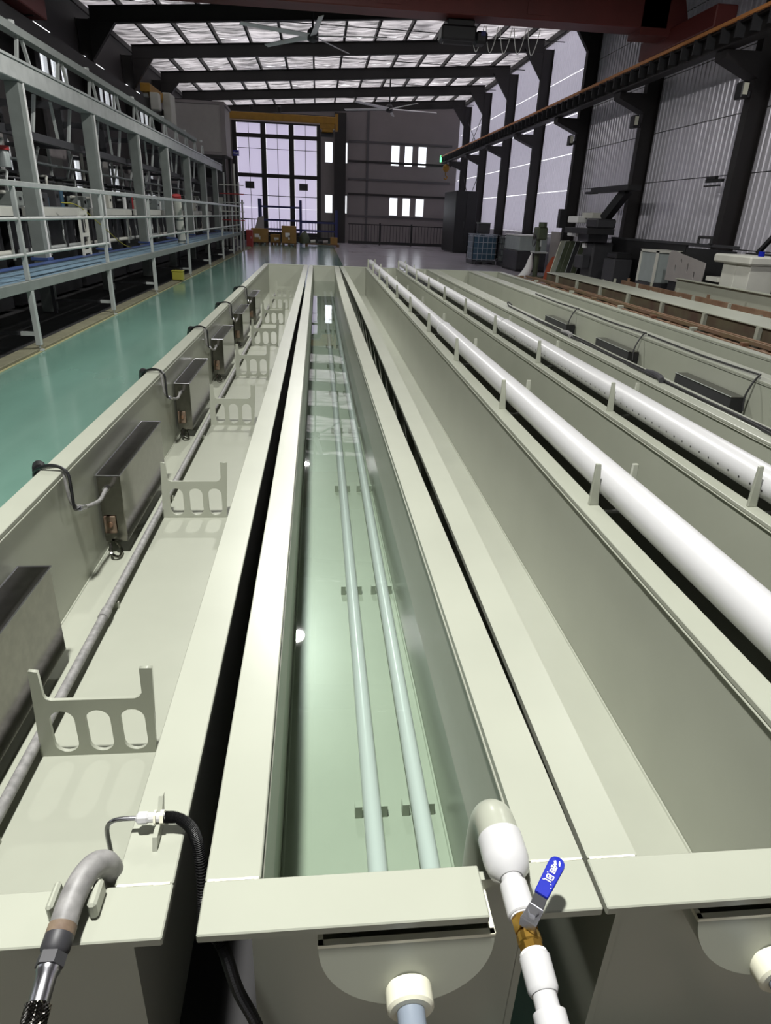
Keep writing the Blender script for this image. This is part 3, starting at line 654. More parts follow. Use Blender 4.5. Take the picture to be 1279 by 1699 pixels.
for (u0, v0, u1, v1) in ((.0935, -.0005, .101, .0035), (.0915, .0005, .099, .0048), (.096, -.0045, .1035, -.0025), (.0945, -.0056, .1015, -.0036),
                         (.084, -.003, .0895, -.003), (.084, .001, .0895, .001), (.084, .0045, .0895, .0045), (.0865, -.004, .0865, .005), (.090, -.002, .092, .004),
                         (.075, -.0035, .0815, -.0035), (.075, 0, .0815, 0), (.075, .0035, .0815, .0035), (.078, -.0045, .078, .0045), (.0825, -.004, .0825, .004),
                         (.062, -.0055, .069, -.0055), (.062, .0045, .069, .0045), (.062, -.0055, .062, .0045), (.069, -.0055, .069, .0045), (.064, -.002, .068, .0015), (.0655, .0015, .0655, -.003),
                         (.0575, -.005, .0575, .0055), (.0555, .0055, .0575, .0055), (.071, .0055, .0725, .0065), (.054, .007, .0555, .007), (.0525, -.006, .054, -.006), (.046, -.0085, .0475, -.0085)): stroke(u0, v0, u1, v1)
mk.build('printed_marks', WHITE, g)
MB().tube([(0, .5715, 0), (0, .5695, 0), (0, .528, -.004), (0, .522, -.0045)], [.020, .0228, .0222, .019], 24).build('coupling', PVC, dv, smooth=True)
MB().tube([(0, .575, 0), (0, .570, 0)], .0205, 20).build('white_tape', WHITE, dv)
MB().tube([(0, .53, -.004), (0, .49, -.008)], .0172, 20).build('short_pipe', PVC, dv, smooth=True)
MB().tube([(0, .502, -.0065), (0, .500, -.0068), (0, .452, -.012), (0, .446, -.0125)], [.020, .0232, .0228, .019], 24).build('coupling', PVC, dv, smooth=True)
MB().tube([(0, .45, -.012), (0, .40, -.017)], .0165, 20).build('end_pipe', PVC, dv, smooth=True)
# ---- tanks 3 and 4: forks carrying the long white pipes
def fork(par, x, y):
    f = MB()
    f.prism([(x-.018, RIM), (x+.022, RIM), (x+.004, RIM+.172), (x-.016, RIM+.172)], 1, y-.007, y+.007)
    f.prism([(x+.128, RIM-.03), (x+.165, RIM-.03), (x+.153, RIM+.172), (x+.132, RIM+.172)], 1, y-.007, y+.007)
    f.prism([(x+.005, RIM-.035), (x+.15, RIM-.035), (x+.15, RIM-.02), (x+.075, RIM-.025), (x+.005, RIM-.02)], 1, y-.007, y+.007)
    f.build('pipe_fork', CREAM, par, .002)
for y in [.95+1.4*0]+[2.26+1.4*k for k in range(10)]:
    if y > 1: fork(T3, 1.075, y)
    if y > 1: fork(T4, 1.728, y-.02)
def pvcpipe(x, ysock, label):
    t = thing('pvc_pipe', label, 'pipe', (x, 0, RIM+.080)); R0 = .0645
    MB().tube([(0, 1.05, 0), (0, ysock, 0)], R0, 32).build('near_pipe', PVC, t, smooth=True)
    MB().tube([(0, ysock-.01, 0), (0, ysock, 0), (0, ysock+.035, 0)], [R0+.004, R0+.003, R0-.008], 32).build('socket', PVC, t, smooth=True)
    MB().tube([(0, ysock, 0), (0, 15.35, 0)], R0-.008, 28).build('far_pipe', PVC, t, smooth=True)
    return t
pvcpipe(1.160, 6.1, 'long white pipe on forks along the rim of the empty tank')
p2 = pvcpipe(1.815, 6.4, 'second long white pipe with a row of small holes, farther right')
hl = MB()
for k in range(150):
    y = 1.3+.078*k; a = math.radians(190); r = .0647 if y < 6.38 else .0567
    c = Vector((r*math.cos(a), y, r*math.sin(a))); n = Vector((math.cos(a), 0, math.sin(a))); hl.tube([c-n*.002, c+n*.0006], .005, 8)
tag(hl.build('spray_holes', BLACKP, p2), kind='stuff')
# ---- tank 6: dark boxes and cables
for k in range(4):
    yn = 2.82+1.83*k
    t = thing('steel_box', '%s dark steel box on the far wall of the cabled tank' % ORD[k], 'metal box', (3.28, yn, .15), group='dark boxes in the cabled tank')
    box('body', CHARC, t, -.118, 0, 0, -.006, .86, .34, .003); box('lid', STAINL, t, -.122, -.003, .34, -.004, .863, .346); box('end_plate', BLACKM, t, -.117, -.006, .12, -.008, 0, .338)
    e = MB(); e.tube([(-.122, -.003, .346), (-.122, .863, .346)], .003, 6); e.build('lid_edge', GALVB, t)
for k in range(3):
    y = 4.55+1.9*k
    c = thing('cable', '%s black cable dropping from the far rim into the cabled tank' % ORD[k], 'cable', (0, y, 0), group='cables of the cabled tank')
    MB().tube(smoothpath([(3.19, -.03, .42), (3.2, .0, .52), (3.25, .02, .63), (3.31, .05, RIM+.03), (3.36, .12, RIM+.016)]), .0075, 8).build('drop', BLACKR, c, smooth=True)
    MB().tube(smoothpath([(3.36, .12, RIM+.016), (3.345, .4, RIM+.014), (3.33, .9, RIM+.012), (3.34, 1.5, RIM+.012), (3.36, 1.98, RIM+.012)]), .008, 8).build('run', BLACKR, c, smooth=True)
rr_ = random.Random(2)
for k, (dxx, nm) in enumerate(((.0, 'left'), (.035, 'right'))):
    pts = [(2.455+dxx+rr_.uniform(-.018, .018), 1.8+.42*i, RIM+.011) for i in range(15)]
    if k == 0: pts += [(2.47, 8.2, RIM+.012), (2.46, 8.6, RIM+.02), (2.49, 8.75, RIM+.05), (2.5, 8.6, RIM+.03)]
    tag(MB().tube(smoothpath(pts, 5), .008, 8).build('cable', BLACKR, None, smooth=True), '%s of two black cables lying along the near rim of the cabled tank' % nm, 'cable')
for i, y in enumerate((4.55, 6.4)):
    tag(MB().tube(smoothpath([(2.44, y-.14, RIM+.016), (2.47, y-.05, RIM+.02), (2.48, y+.06, RIM+.02), (2.46, y+.15, RIM+.016)]), .022, 8).build('cable_splice', GREYPIPE if i else CHARC, None, smooth=True), '%s taped splice in the black cables on the rim' % ('near' if i == 0 else 'far'), 'cable splice')
# ---- tank 8: rusty frames and cream boards at the right
rf = thing('steel_rack', 'long rusty steel frame with stub posts right of the cream tanks', 'steel frame', (0, 0, 0))
for (x, z, w, hh, m) in ((4.66, .52, .05, .05, RUST), (4.92, .53, .04, .04, RUST2), (5.14, .5, .05, .06, RUST)): box('long_rail', m, rf, x-w/2, 4.2, z-hh, x+w/2, 16.0, z)
for k in range(11):
    y = 4.7+1.07*k
    box('stub_post', CREAM if k % 2 else RUSTG, rf, 4.60, y-.03, 0, 4.68, y+.03, .56, .004); box('cross_bar', RUST, rf, 4.66, y-.025, .44, 5.16, y+.025, .48)
box('stained_tray', RUSTG, rf, 4.69, 4.2, .38, 5.12, 16, .395)
t8 = thing('tank_shell', 'half built cream tank with a wide board on top behind the rusty frame', 'tank', (0, 0, 0))
box('side_wall', OLIVE, t8, 5.25, 4.4, 0, 5.27, 15.5, .632); box('wide_board', CREAM, t8, 5.22, 4.4, .632, 5.86, 15.45, .65, .004); box('side_wall', CREAM, t8, 5.8, 4.4, 0, 5.82, 15.5, .632)
for k in range(9): box('wall_rib', CREAM, t8, 5.20, 5.1+1.2*k-.03, .3, 5.25, 5.1+1.2*k+.03, .632)
box('end_wall', CREAM, t8, 5.27, 15.4, 0, 5.8, 15.42, .632); box('end_wall', CREAM, t8, 5.27, 4.5, 0, 5.8, 4.52, .632)
rg = thing('rusty_tray', 'wide red brown steel tray with stub posts beside the machines', 'steel tray', (0, 0, 0))
box('tray', RUST2, rg, 5.95, 6, .44, 7.25, 15.2, .46); box('tray_front', RUSTG, rg, 5.93, 6, .3, 5.95, 15.2, .5)
for i, x in enumerate((6.1, 6.5, 6.95)):
    box('long_rail', RUST if i != 1 else RUSTG, rg, x-.03, 6, .46, x+.03, 15.2, .52+.015*i)
    for k in range(8): box('stub_post', CREAM if (k+i) % 3 else RUST, rg, x-.02, 6.6+1.1*k+.3*i-.02, .46, x+.02, 6.6+1.1*k+.3*i+.02, .62)
for k in range(5): box('leg', RUST, rg, 6.0, 6.4+2*k, 0, 6.06, 6.46+2*k, .44); box('leg', RUST, rg, 7.1, 6.4+2*k, 0, 7.16, 6.46+2*k, .44)
fb = thing('rim_board', 'long thin cream board edging the red brown tray', 'board', (0, 0, 0))
box('board', CREAM, fb, 7.27, 7.5, .0, 7.30, 13.4, .742); box('cap', CREAM, fb, 7.22, 7.5, .742, 7.34, 13.4, .76, .003)
# ================================================================== LEFT: WALKWAY AND MACHINE LINE
WX0, WX1 = -4.28, -3.34
wk = thing('walkway', 'raised walkway with blue boards and galvanised railing beside the machine', 'walkway')
for i, (a, b, m) in enumerate(((-3.52, -3.40, BLUED), (-3.69, -3.54, BLUED), (-3.90, -3.72, BLUED), (-4.08, -3.92, BLUED), (-4.28, -4.10, BLUED2))):
    for k in range(6):
        o = box('deck_board', m, wk, a, 4.2+4.6*k+.01, .775, b, 4.2+4.6*k+4.59, .80)
        o.location.z = (.004, -.003, .006, 0, .002)[(i+k) % 5]
box('edge_beam', PAINTG, wk, -3.40, 4.2, .70, -3.34, 31.8, .81, .004); box('edge_beam', PAINTG, wk, -4.32, 4.2, .66, -4.28, 31.8, .77)
for y in (4.6, 8.2, 11.4, 14.6, 18.6, 22.0, 25.4, 28.6, 31.6): box('cross_beam', PAINTG, wk, -4.28, y-.03, .70, -3.40, y+.03, .775)
LY = [5.2, 8.41, 11.6, 14.75, 18.8, 22.3, 25.6, 28.8, 31.6]
for y in LY:
    lg = MB().box(-3.40, y-.035, .07, -3.34, y+.035, .70); l = lg.build('leg', GALV, wk, .004)
    MB().tube([(-3.37, y, .005), (-3.37, y, .02), (-3.37, y, .022), (-3.37, y, .07)], [.05, .05, .012, .012], 12).build('levelling_foot', GALV, l)
    box('stub_brace', GALV, wk, -3.56, y-.02, .18, -3.40, y+.02, .225); box('tie_bar', CHARC, wk, -4.3, y-.015, .185, -3.56, y+.015, .22)
    box('rear_leg', CHARC, wk, -4.32, y-.03, 0, -4.27, y+.03, .66)
    box('railing_post', GALV, wk, -3.395, y-.024, .81, -3.345, y+.024, 1.80, .004)
box('top_rail', GALVB, wk, -3.40, 4.2, 1.80, -3.345, 31.7, 1.86, .006)
MB().tube([(-3.37, 4.2, 1.47), (-3.37, 31.7, 1.47)], .021, 12).build('mid_rail', GALV, wk, smooth=True)
MB().tube([(-3.37, 4.2, 1.09), (-3.37, 11.75, 1.09)], .021, 12).build('low_rail', GALV, wk, smooth=True); MB().tube([(-3.37, 14.65, 1.10), (-3.37, 31.7, 1.10)], .021, 12).build('low_rail', GALV, wk, smooth=True)
mf = thing('machine_gantry', 'tall grey steel frame of the machine line with truss members', 'machine frame', (-4.45, 0, 0))
PY = [8.3, 11.8, 15.2, 18.7, 22.1, 25.6, 29.0, 32.3]
for y in PY:
    box('post', PAINTG, mf, -.10, y-.09, .0, .10, y+.09, 3.25, .006); box('post_edge_highlight', WHITE, mf, .10, y+.055, .80, .116, y+.09, 3.25)  # white strip paints a highlight along one edge of each post
    box('rear_post', CHARC, mf, -1.75, y-.08, 0, -1.6, y+.08, 4.3); box('cross_arm', CHARC, mf, -1.7, y-.05, 3.3, -.1, y+.05, 3.42); box('cross_arm', CHARC, mf, -1.7, y-.04, 2.62, -.1, y+.04, 2.7)
    box('shoe', BLUED2, mf, -.13, y-.12, .80, .13, y+.12, .84)
box('main_beam', GALV, mf, -.13, 6, 3.25, .13, 34, 3.50, .01); box('main_beam_lip', GALVB, mf, -.15, 6, 3.50, .15, 34, 3.535)
box('lower_chord', CHARC, mf, -.32, 6, 2.58, -.2, 34, 2.70); box('top_chord', PAINTG, mf, -.12, 6, 3.90, .04, 28, 4.01)
for k in range(14):
    y = 7.0+1.72*k
    MB().bar((-.04, y, 3.53), (-.04, y+.16, 3.90), .045).build('truss_diagonal', GALV, mf); MB().bar((-.04, y+.55, 3.53), (-.04, y+.34, 3.90), .045).build('truss_diagonal', GALV, mf)
    MB().bar((-.24, y+.2, 2.7), (-.2, y-.05, 3.26), .045).build('truss_diagonal', GALV, mf); MB().bar((-.24, y+.75, 2.7), (-.2, y+.95, 3.26), .045).build('truss_diagonal', GALV, mf)
    if k % 2: MB().tube([(-.04, y, 4.01), (-.04, y, 4.07)], .06, 10).build('lifting_boss', GALV, mf)
# process cells between the posts
rnd = random.Random(11)
CN = ['with a yellow hose beside it', 'with a white ladder frame', 'with hanging pipes below', 'behind the tall white duct', 'beyond the tall white duct', 'close to the far end', 'at the far end of the line']
for k in range(7):
    ya, yb_ = PY[k]+.12, PY[k+1]-.12; L = yb_-ya
    t = thing('process_cell', '%s dark process cell of the machine line, %s' % (ORD[k], CN[k]), 'machine', (-4.75, ya, 0), group='process cells of the machine line')
    box('apron', OFFW, t, .06, .0, 1.44, .10, L-.02, 1.57, .004); box('ledge', GALV, t, -.75, 0, 1.55, .06, L, 1.585)
    box('shell', BLACKM, t, -.95, .02, .05, -.2, L-.02, 1.42, .01); box('deck', CHARC, t, -1.2, 0, 2.1, -.5, L, 2.14)
    for q in range(4):
        y = .25+q*(L-.4)/3; b = MB().box(-.03, y-.015, .80, .0, y+.015, 1.44); b.build('strut', GALVB if q % 2 else CHARC, t)
    for q in range(3):
        y = .3+q*.95+rnd.uniform(-.1, .1); w = rnd.uniform(.2, .45); hh = rnd.uniform(.2, .42)
        o = box('equipment_box', rnd.choice([OFFW, CHARC, PAINTG, BLACKM, MILK]), t, -.45, y, 1.585, -.12, y+w, 1.585+hh, .01)
        MB().tube([(-.1, y+w*.4, 1.585+hh*.5), (-.12, y+w*.4, 1.585+hh*.5)], .03, 10).build('dial', BLACKP, o)
        MB().tube(smoothpath([(-.28, y+w/2, 1.585+hh), (-.28, y+w/2, 1.9+hh*.4), (-.35, y+w/2+.2, 2.1), (-.6, y+w/2+.25, 2.1)]), .022, 8).build('pipe', rnd.choice([GALV, CHARC, OFFW]), o, smooth=True)
    for q in range(5):
        y = .2+q*(L-.5)/4+rnd.uniform(-.08, .08)
        MB().tube(smoothpath([(-.13, y, 1.4), (-.13, y, 1.2), (-.11, y+rnd.uniform(-.08, .08), 1.05), (-.13, y+.06, .9)]), .016, 6).build('drip_hose', rnd.choice([OFFW, CHARC, GALV, BLACKR]), t, smooth=True)
    MB().tube([(-.08, .05, .90), (-.08, L-.1, .90)], .045, 12).build('header_pipe', OFFW if k % 2 == 0 else GALV, t, smooth=True)
    box('upper_panel', rnd.choice([BEIGE, WALLD, CHARC]), t, -1.05, .3, 2.14, -1.0, L*.62, 2.55); box('upper_panel', rnd.choice([BEIGE, WALLG]), t, -1.3, L*.62, 2.14, -1.25, L-.1, 2.9)
    box('cable_tray', GALV, t, -.55, 0, 2.3, -.35, L, 2.33)
    for q in range(3):
        y = .15+q*1.05+rnd.uniform(0, .2); w = rnd.uniform(.45, .8); y = min(y, L-w-.25); z0 = rnd.choice([1.62, 1.9, 2.16]); box('rear_cover', rnd.choice([WHITE, LILAC, OFFW, CHARC, BEIGE]), t, -1.15-.1*q, y, z0, -1.1-.1*q, y+w, z0+rnd.uniform(.35, .7))
        box('rear_upright', rnd.choice([GALV, OFFW, WHITE]), t, -.9, y+w+.05, 1.6, -.85, y+w+.1, 2.9)
    for q in range(4): y = .2+q*.8+rnd.uniform(0, .2); MB().tube([(-.2, y, 1.585), (-.2, y, 1.585+rnd.uniform(.12, .3))], rnd.uniform(.02, .05), 10).build('valve_stub', rnd.choice([REDP, OFFW, GALV, BLACKP, TEAL, WHITE]), t, smooth=True)
    MB().tube([(-.3, .1, 1.78), (-.3, L-.1, 1.78)], .025, 8).build('feed_pipe', rnd.choice([OFFW, GALV]), t, smooth=True); MB().tube([(-.42, .1, 2.02), (-.42, L-.1, 2.02)], .018, 8).build('feed_pipe', CHARC, t, smooth=True)
    u = MB().bar((-.5, L*.2, 2.14), (-.5, L*.35, 2.6), .04); u.build('brace', GALV, t); MB().bar((-.5, L*.7, 2.14), (-.5, L*.85, 2.6), .04).build('brace', GALV, t)
    box('underframe_pipe', DARKF, t, -.35, 0, .3, -.25, L, .4)
    for q in range(3): MB().tube([(.02, .5+q*.9, .62), (.02, .62+q*.9, .62)], .05, 10).build('drain_end', OFFW, t)
jr = thing('chemical_jar', 'milky jar with a red cap standing in the near machine cell', 'jar', (-4.95, 12.2, 2.14))
MB().tube([(0, 0, 0), (0, 0, .2), (0, 0, .24)], [.11, .11, .08], 14).build('jar', MILK, jr, smooth=True); MB().tube([(0, 0, .24), (0, 0, .3)], .12, 14).build('cap', REDP, jr)
hs = tag(MB().tube(smoothpath([(-4.5, 13.2, 1.66), (-4.35, 13.6, 1.62), (-4.2, 14.3, 1.3), (-4.1, 15.2, .95), (-4.05, 15.8, .825)]), .009, 8).build('yellow_hose', YELLOW2, None, smooth=True), 'thin yellow hose slanting down beside the machine', 'hose')
ld = thing('ladder_frame', 'small cream ladder shaped frame on the blue walkway', 'frame', (-4.2, 13.1, .807))
for y in (0, .38): box('stile', OFFW, ld, -.02, y-.018, 0, .02, y+.018, .75)
for z in (.06, .34, .7): box('rung', OFFW, ld, -.012, .018, z-.03, .012, .362, z+.03)
du = thing('vertical_duct', 'tall white ribbed duct with a red top leaning on the railing', 'duct', (-3.62, 19.1, .807))
MB().tube([(0, .25, 0), (-.0, .0, 1.06)], .1, 14).build('duct', OFFW, du, smooth=True); MB().tube([(0, 0, 1.06), (0, -.03, 1.15)], .11, 14).build('red_top', REDP, du)
for q in range(3): MB().tube([(0, .24-.06*q, .05+.26*q), (0, .23-.06*q, .09+.26*q)], .108, 14).build('band', PAINTG, du)
yb2 = thing('yellow_case', 'yellow green plastic case on the kerb under the walkway', 'case', (-3.42, 17.4, .04))
box('case', YELLOW2, yb2, -.13, -.12, 0, .13, .12, .2, .02); box('lid', YELLOW2, yb2, -.14, -.13, .2, .14, .13, .225, .01); MB().tube(smoothpath([(-.08, 0, .225), (-.06, 0, .265), (.06, 0, .265), (.08, 0, .225)]), .01, 6).build('handle', BLACKP, yb2)
gb = thing('control_cabin', 'large beige box standing high on the far end of the machine', 'cabin', (-5.3, 33.0, 0))
box('shell', BEIGE, gb, -1.3, 0, 3.95, 1.3, 2.2, 5.75, .02); box('frame', WALLG, gb, -1.35, -.03, 3.85, 1.35, 2.25, 3.95); box('frame', WALLG, gb, -1.35, -.03, 5.75, 1.35, 2.25, 5.86)
box('side_frame', WALLG, gb, -1.35, -.03, 3.95, -1.15, 0, 5.75); box('side_frame', WALLG, gb, 1.15, -.03, 3.95, 1.35, 0, 5.75)
for x in (-1.2, 1.2): 
    for y in (.1, 2.1): box('leg', STEELD, gb, x-.06, y-.06, 0, x+.06, y+.06, 3.85)
fw2 = thing('machine_end_wall', 'grey panelled end unit of the machine line below the beige box', 'machine', (-5.4, 34.4, 0))
box('panel', WALLD, fw2, -1.2, 0, 0, 1.1, .1, 3.8); 
for i in range(4): box('window_panel', OFFW if i % 2 else BEIGE, fw2, -1.1+.55*i, -.02, 1.6, -.65+.55*i, 0, 2.2)
for x in (-.4, .3): box('dark_hatch', BLACKM, fw2, x, -.02, 3.0, x+.35, 0, 3.5)
ms = thing('pipe_stack', 'tangle of upright pipes and valves at the far end of the walkway', 'pipes', (-3.72, 32.3, 0))
for i in range(7): MB().tube([(-.5+.15*i, .1*(i % 3), 0), (-.5+.15*i, .1*(i % 3), 1.4+.35*((i*5) % 7))], .04, 8).build('pipe', (OFFW, GALV, BEIGE, RUSTG)[i % 4], ms, smooth=True)
for i in range(6): box('clamp', (GALV, REDP, OFFW)[i % 3], ms, -.55, -.06, .9+.35*i, .5, .0, .94+.35*i)
sg = thing('blue_sign', 'small blue sign with white lettering near the glazed door', 'sign', (-3.55, 33.0, 3.85))
box('plate', NAVY, sg, -.13, -.01, 0, .13, .01, .22); box('pole', CHARC, sg, -.02, .01, -.9, .02, .05, .0)
wm = MB(); [wm.box(a, -.014, b, c, -.01, d) for (a, b, c, d) in ((-.1, .07, -.085, .16), (-.1, .145, -.04, .16), (-.055, .07, -.04, .16), (-.02, .07, .03, .085), (-.02, .07, -.005, .12), (.015, .07, .03, .12), (-.02, .11, .03, .12), (.055, .07, .1, .085), (.07, .07, .085, .15))]
wm.build('lettering', WHITE, sg); box('sign_post', CHARC, sg, -.02, .01, -3.85, .02, .05, -.9)
# ================================================================== BACK OF THE HALL
fe = thing('railing', 'low dark bar railing in front of the grey back wall', 'railing', (0, 44.6, 0))
box('top_bar', BLACKM, fe, 1.9, -.02, 1.16, 8.3, .02, 1.22); box('bottom_bar', BLACKM, fe, 1.9, -.02, .05, 8.3, .02, .22)
fb_ = MB(); [fb_.box(1.95+.2*i, -.012, .2, 1.975+.2*i, .012, 1.18) for i in range(32)]; tag(fb_.build('bars', BLACKM, fe), kind='stuff')
for x in (3.9, 5.9): box('post', BLACKM, fe, x-.05, -.03, 0, x+.05, .03, 1.3)
fe2 = thing('railing', 'dark bar railing in front of the glazed door behind the blue rack', 'railing', (0, 45.4, 0))
box('top_bar', BLACKM, fe2, -5, -.02, 1.2, 1.0, .02, 1.26); box('bottom_bar', BLACKM, fe2, -5, -.02, .0, 1.0, .02, .3)
fb_ = MB(); [fb_.box(-4.95+.2*i, -.012, .2, -4.925+.2*i, .012, 1.2) for i in range(30)]; tag(fb_.build('bars', BLACKM, fe2), kind='stuff')
rk = thing('blue_rack', 'blue steel pallet rack in front of the glazed door', 'rack', (0, 42, 0))
for x in (-3.35, -1.0, 1.1):
    for y in (0, .8): box('upright', BLUEST, rk, x-.07, y-.05, 0, x+.07, y+.05, 2.35 if x < 1 else 1.9)
for z in (.75, 1.25, 1.95):
    for y in (0, .8): box('beam', BLUEST, rk, -3.3, y-.03, z-.05, -1.0, y+.03, z+.05); 
for z in (.75, 1.2): box('beam', BLUEST, rk, -1.0, -.03, z-.05, 1.1, .03, z+.05)
for i, (x0, x1, h, y, lab) in enumerate(((-3.65, -2.75, .68, 39.4, 'wide brown cardboard box on a pallet at the left'), (-2.62, -2.1, .4, 39.7, 'low brown cardboard box between the two larger boxes'), (-1.98, -1.2, .86, 39.3, 'tall brown cardboard box right of the low box'))):
    t = thing('cardboard_box', lab, 'box', (0, y, 0))
    box('carton', CARD, t, x0, 0, .14, x1, .8, .14+h, .01); box('tape', OFFW, t, (x0+x1)/2-.03, -.004, .14+h*.2, (x0+x1)/2+.06, 0, .14+h*.45); box('label', WHITE, t, x0+.2, -.004, .14+h*.35, x0+.45, 0, .14+h*.6)
    p = box('pallet_deck', RUSTG, t, x0-.05, -.05, .1, x1+.05, .85, .14)
    for q in range(3): xx = x0+(x1-x0-.1)*q/2; box('pallet_block', RUSTG, t, xx, -.05, 0, xx+.1, .85, .1)
t = thing('cardboard_box', 'small open carton with white sacks on the right pallet', 'box', (0, 39.6, 0)); box('carton', CARD, t, .7, 0, .14, 1.1, .5, .5, .01); box('pallet_deck', RUSTG, t, -.7, -.1, .1, 1.2, .7, .14); box('pallet_block', RUSTG, t, -.7, -.1, 0, -.55, .7, .1); box('pallet_block', RUSTG, t, 1.05, -.1, 0, 1.2, .7, .1)
t = tag(MB().tube([(-.75, 39.8, .14), (-.75, 39.8, .4), (-.72, 39.8, .62), (-.7, 39.8, .76)], [.28, .3, .2, .04], 12).build('sack', GREENS, None, smooth=True), 'grey green tied sack on the pallet by the blue rack', 'sack')
for i, x in enumerate((-.25, .15, .45)): tag(MB().tube([(x-.15, 39.8, .24), (x+.12, 39.8, .25)], [.09, .1], 10).build('rolled_sheet', (OFFW, CHARC, BEIGE)[i], None, smooth=True), ('white', 'dark', 'beige')[i]+' roll lying on the pallet right of the grey sack', 'roll')
t = thing('red_cabinet', 'small dark red cabinet at the far end of the walkway', 'cabinet', (-3.45, 36.2, 0)); box('body', REDP, t, -.14, 0, 0, .16, .5, .8, .01); box('door', REDP, t, -.12, -.012, .05, .14, 0, .75); box('handle', GALV, t, .08, -.03, .4, .1, -.012, .5)
t = thing('leaning_board', 'pale grey board leaning on the blue rack', 'board', (-3.45, 41.6, 0)); MB().hexa([(-.4, 0, 0), (.35, 0, 0), (.35, .03, 0), (-.4, .03, 0)], [(.0, .25, 1.35), (.35, .25, 1.45), (.35, .28, 1.45), (.0, .28, 1.35)]).build('board', BEIGE, t); box('foot_strip', CHARC, t, -.4, -.02, 0, .35, 0, .06)
# ================================================================== RIGHT SIDE OBJECTS
cb = thing('black_cabinet', 'tall black cabinet against the far end of the right wall', 'cabinet', (7.4, 38.2, 0))
box('body', BLACKM, cb, 0, 0, .06, 1.15, 3.6, 3.1, .01); box('plinth', BLACKP, cb, .02, .02, 0, 1.13, 3.58, .06); box('door', BLACKM, cb, .02, -.02, .1, .56, 0, 3.05); box('door', BLACKM, cb, .59, -.02, .1, 1.13, 0, 3.05); box('handle', CHARC, cb, .5, -.05, 1.3, .53, -.02, 1.6)
def ibc(x, y, label, m, inner, rz=0):
    t = thing('caged_tank', label, 'tank', (x, y, 0), rz)
    box('bottle', inner, t, .03, .03, .17, .97, 1.17, 1.12, .05); box('pallet_deck', CHARC, t, 0, 0, .1, 1, 1.2, .15)
    for q in (0, .43, .86): box('pallet_foot', CHARC, t, q, 0, 0, q+.14, 1.2, .1)
    c = MB()
    for z in (.2, .42, .64, .86, 1.08, 1.16):
        for a, b in (((0, 0), (1, 0)), ((1, 0), (1, 1.2)), ((1, 1.2), (0, 1.2)), ((0, 1.2), (0, 0))): c.bar((a[0], a[1], z), (b[0], b[1], z), .02)
    for i in range(6):
        for y_ in (0, 1.2): c.bar((i*.2, y_, .15), (i*.2, y_, 1.16), .02)
    for i in range(7):
        for x_ in (0, 1): c.bar((x_, i*.2, .15), (x_, i*.2, 1.16), .02)
    tag(c.build('cage', m, t), kind='stuff'); MB().tube([(.5, .6, 1.12), (.5, .6, 1.18)], .09, 14).build('cap', BLACKP, t)
    return t
ibc(6.4, 28.6, 'caged plastic tank with blue contents at the edge of the grey floor reflection', CAGE, TEAL)
ibc(7.48, 27.6, 'caged milky tank right of the blue caged tank', CHARC, MILK)
t = thing('plastic_crate', 'grey crate standing on top of the blue caged tank', 'crate', (6.62, 28.9, 1.19)); box('crate', CHARC, t, 0, 0, 0, .5, .4, .38, .02); box('rim', PAINTG, t, -.02, -.02, .38, .52, .42, .42)
bn = thing('metal_bin', 'wide grey metal bin behind the drilling machine', 'bin', (7.3, 25.2, 0)); box('bin', CHARC, bn, 0, 0, .06, 1.1, 1.9, .72, .02); box('liner', MILK, bn, .03, -.02, .72, 1.08, 1.92, 1.22, .02); box('lid', WHITE, bn, 0, -.04, 1.22, 1.12, 1.94, 1.26); box('skid', BLACKM, bn, 0, 0, 0, 1.1, 1.9, .06)
dm = thing('drilling_machine', 'green upright drilling machine with a hand wheel', 'machine', (7.2, 22.5, 0))
MB().tube([(0, 0, 0), (0, 0, .06)], .32, 18).build('base', GREENS, dm); MB().tube([(0, 0, .06), (0, 0, 1.45)], .085, 14).build('column', GREENS, dm, smooth=True)
box('head', GREENS, dm, -.16, -.34, 1.18, .16, .2, 1.56, .04); MB().tube([(0, -.22, 1.56), (0, -.22, 1.7)], .13, 14).build('motor', GREENS, dm, smooth=True); MB().tube([(0, -.25, 1.18), (0, -.25, .98)], .035, 10).build('spindle', GALV, dm)
box('work_table', GALV, dm, -.22, -.42, .78, .22, .08, .83, .01)
wh = [(-.2+.0, -.15+.17*math.cos(2*PI*i/18), 1.15+.17*math.sin(2*PI*i/18)) for i in range(19)]; MB().tube(wh, .014, 6).build('hand_wheel', BLACKP, dm)
for i in range(3): a = 2*PI*i/3; MB().tube([(-.2, -.15, 1.15), (-.2, -.15+.17*math.cos(a), 1.15+.17*math.sin(a))], .01, 6).build('spoke', BLACKP, dm)
tag(MB().tube(smoothpath([(6.55, 22.1, .02), (6.72, 22.1, .12), (6.84, 22.12, .32), (6.9, 22.2, .6), (6.93, 22.22, .78)]), [.02+.15*math.sin(PI*min(1, i/26+.12))*(1-.55*i/24) for i in range(25)], 12).build('white_cloth', WHITE, None, smooth=True), 'white cloth draped at the foot of the drilling machine', 'cloth')
tag(MB().tube([(7.65, 21.6, 0), (7.63, 21.6, .2), (7.55, 21.7, .5), (7.5, 21.7, .72)], [.45, .42, .25, .05], 11).build('orange_heap', TERRA, None, smooth=True), 'orange brown tarpaulin heap beside the drilling machine', 'tarpaulin')
t = thing('lilac_board', 'pale lilac panel standing by the third column', 'panel', (8.25, 23.6, 0)); box('sheet', BEIGE, t, 0, 0, .05, .05, .85, 1.42); box('foot', CHARC, t, -.1, .1, 0, .15, .75, .05)
t = thing('wall_box', 'black switch box on the third right wall column', 'switch box', (8.35, 24.05, 1.55)); box('box', BLACKM, t, 0, 0, 0, .24, .28, .6, .01); box('hinge', CHARC, t, -.01, .02, .1, 0, .06, .5)
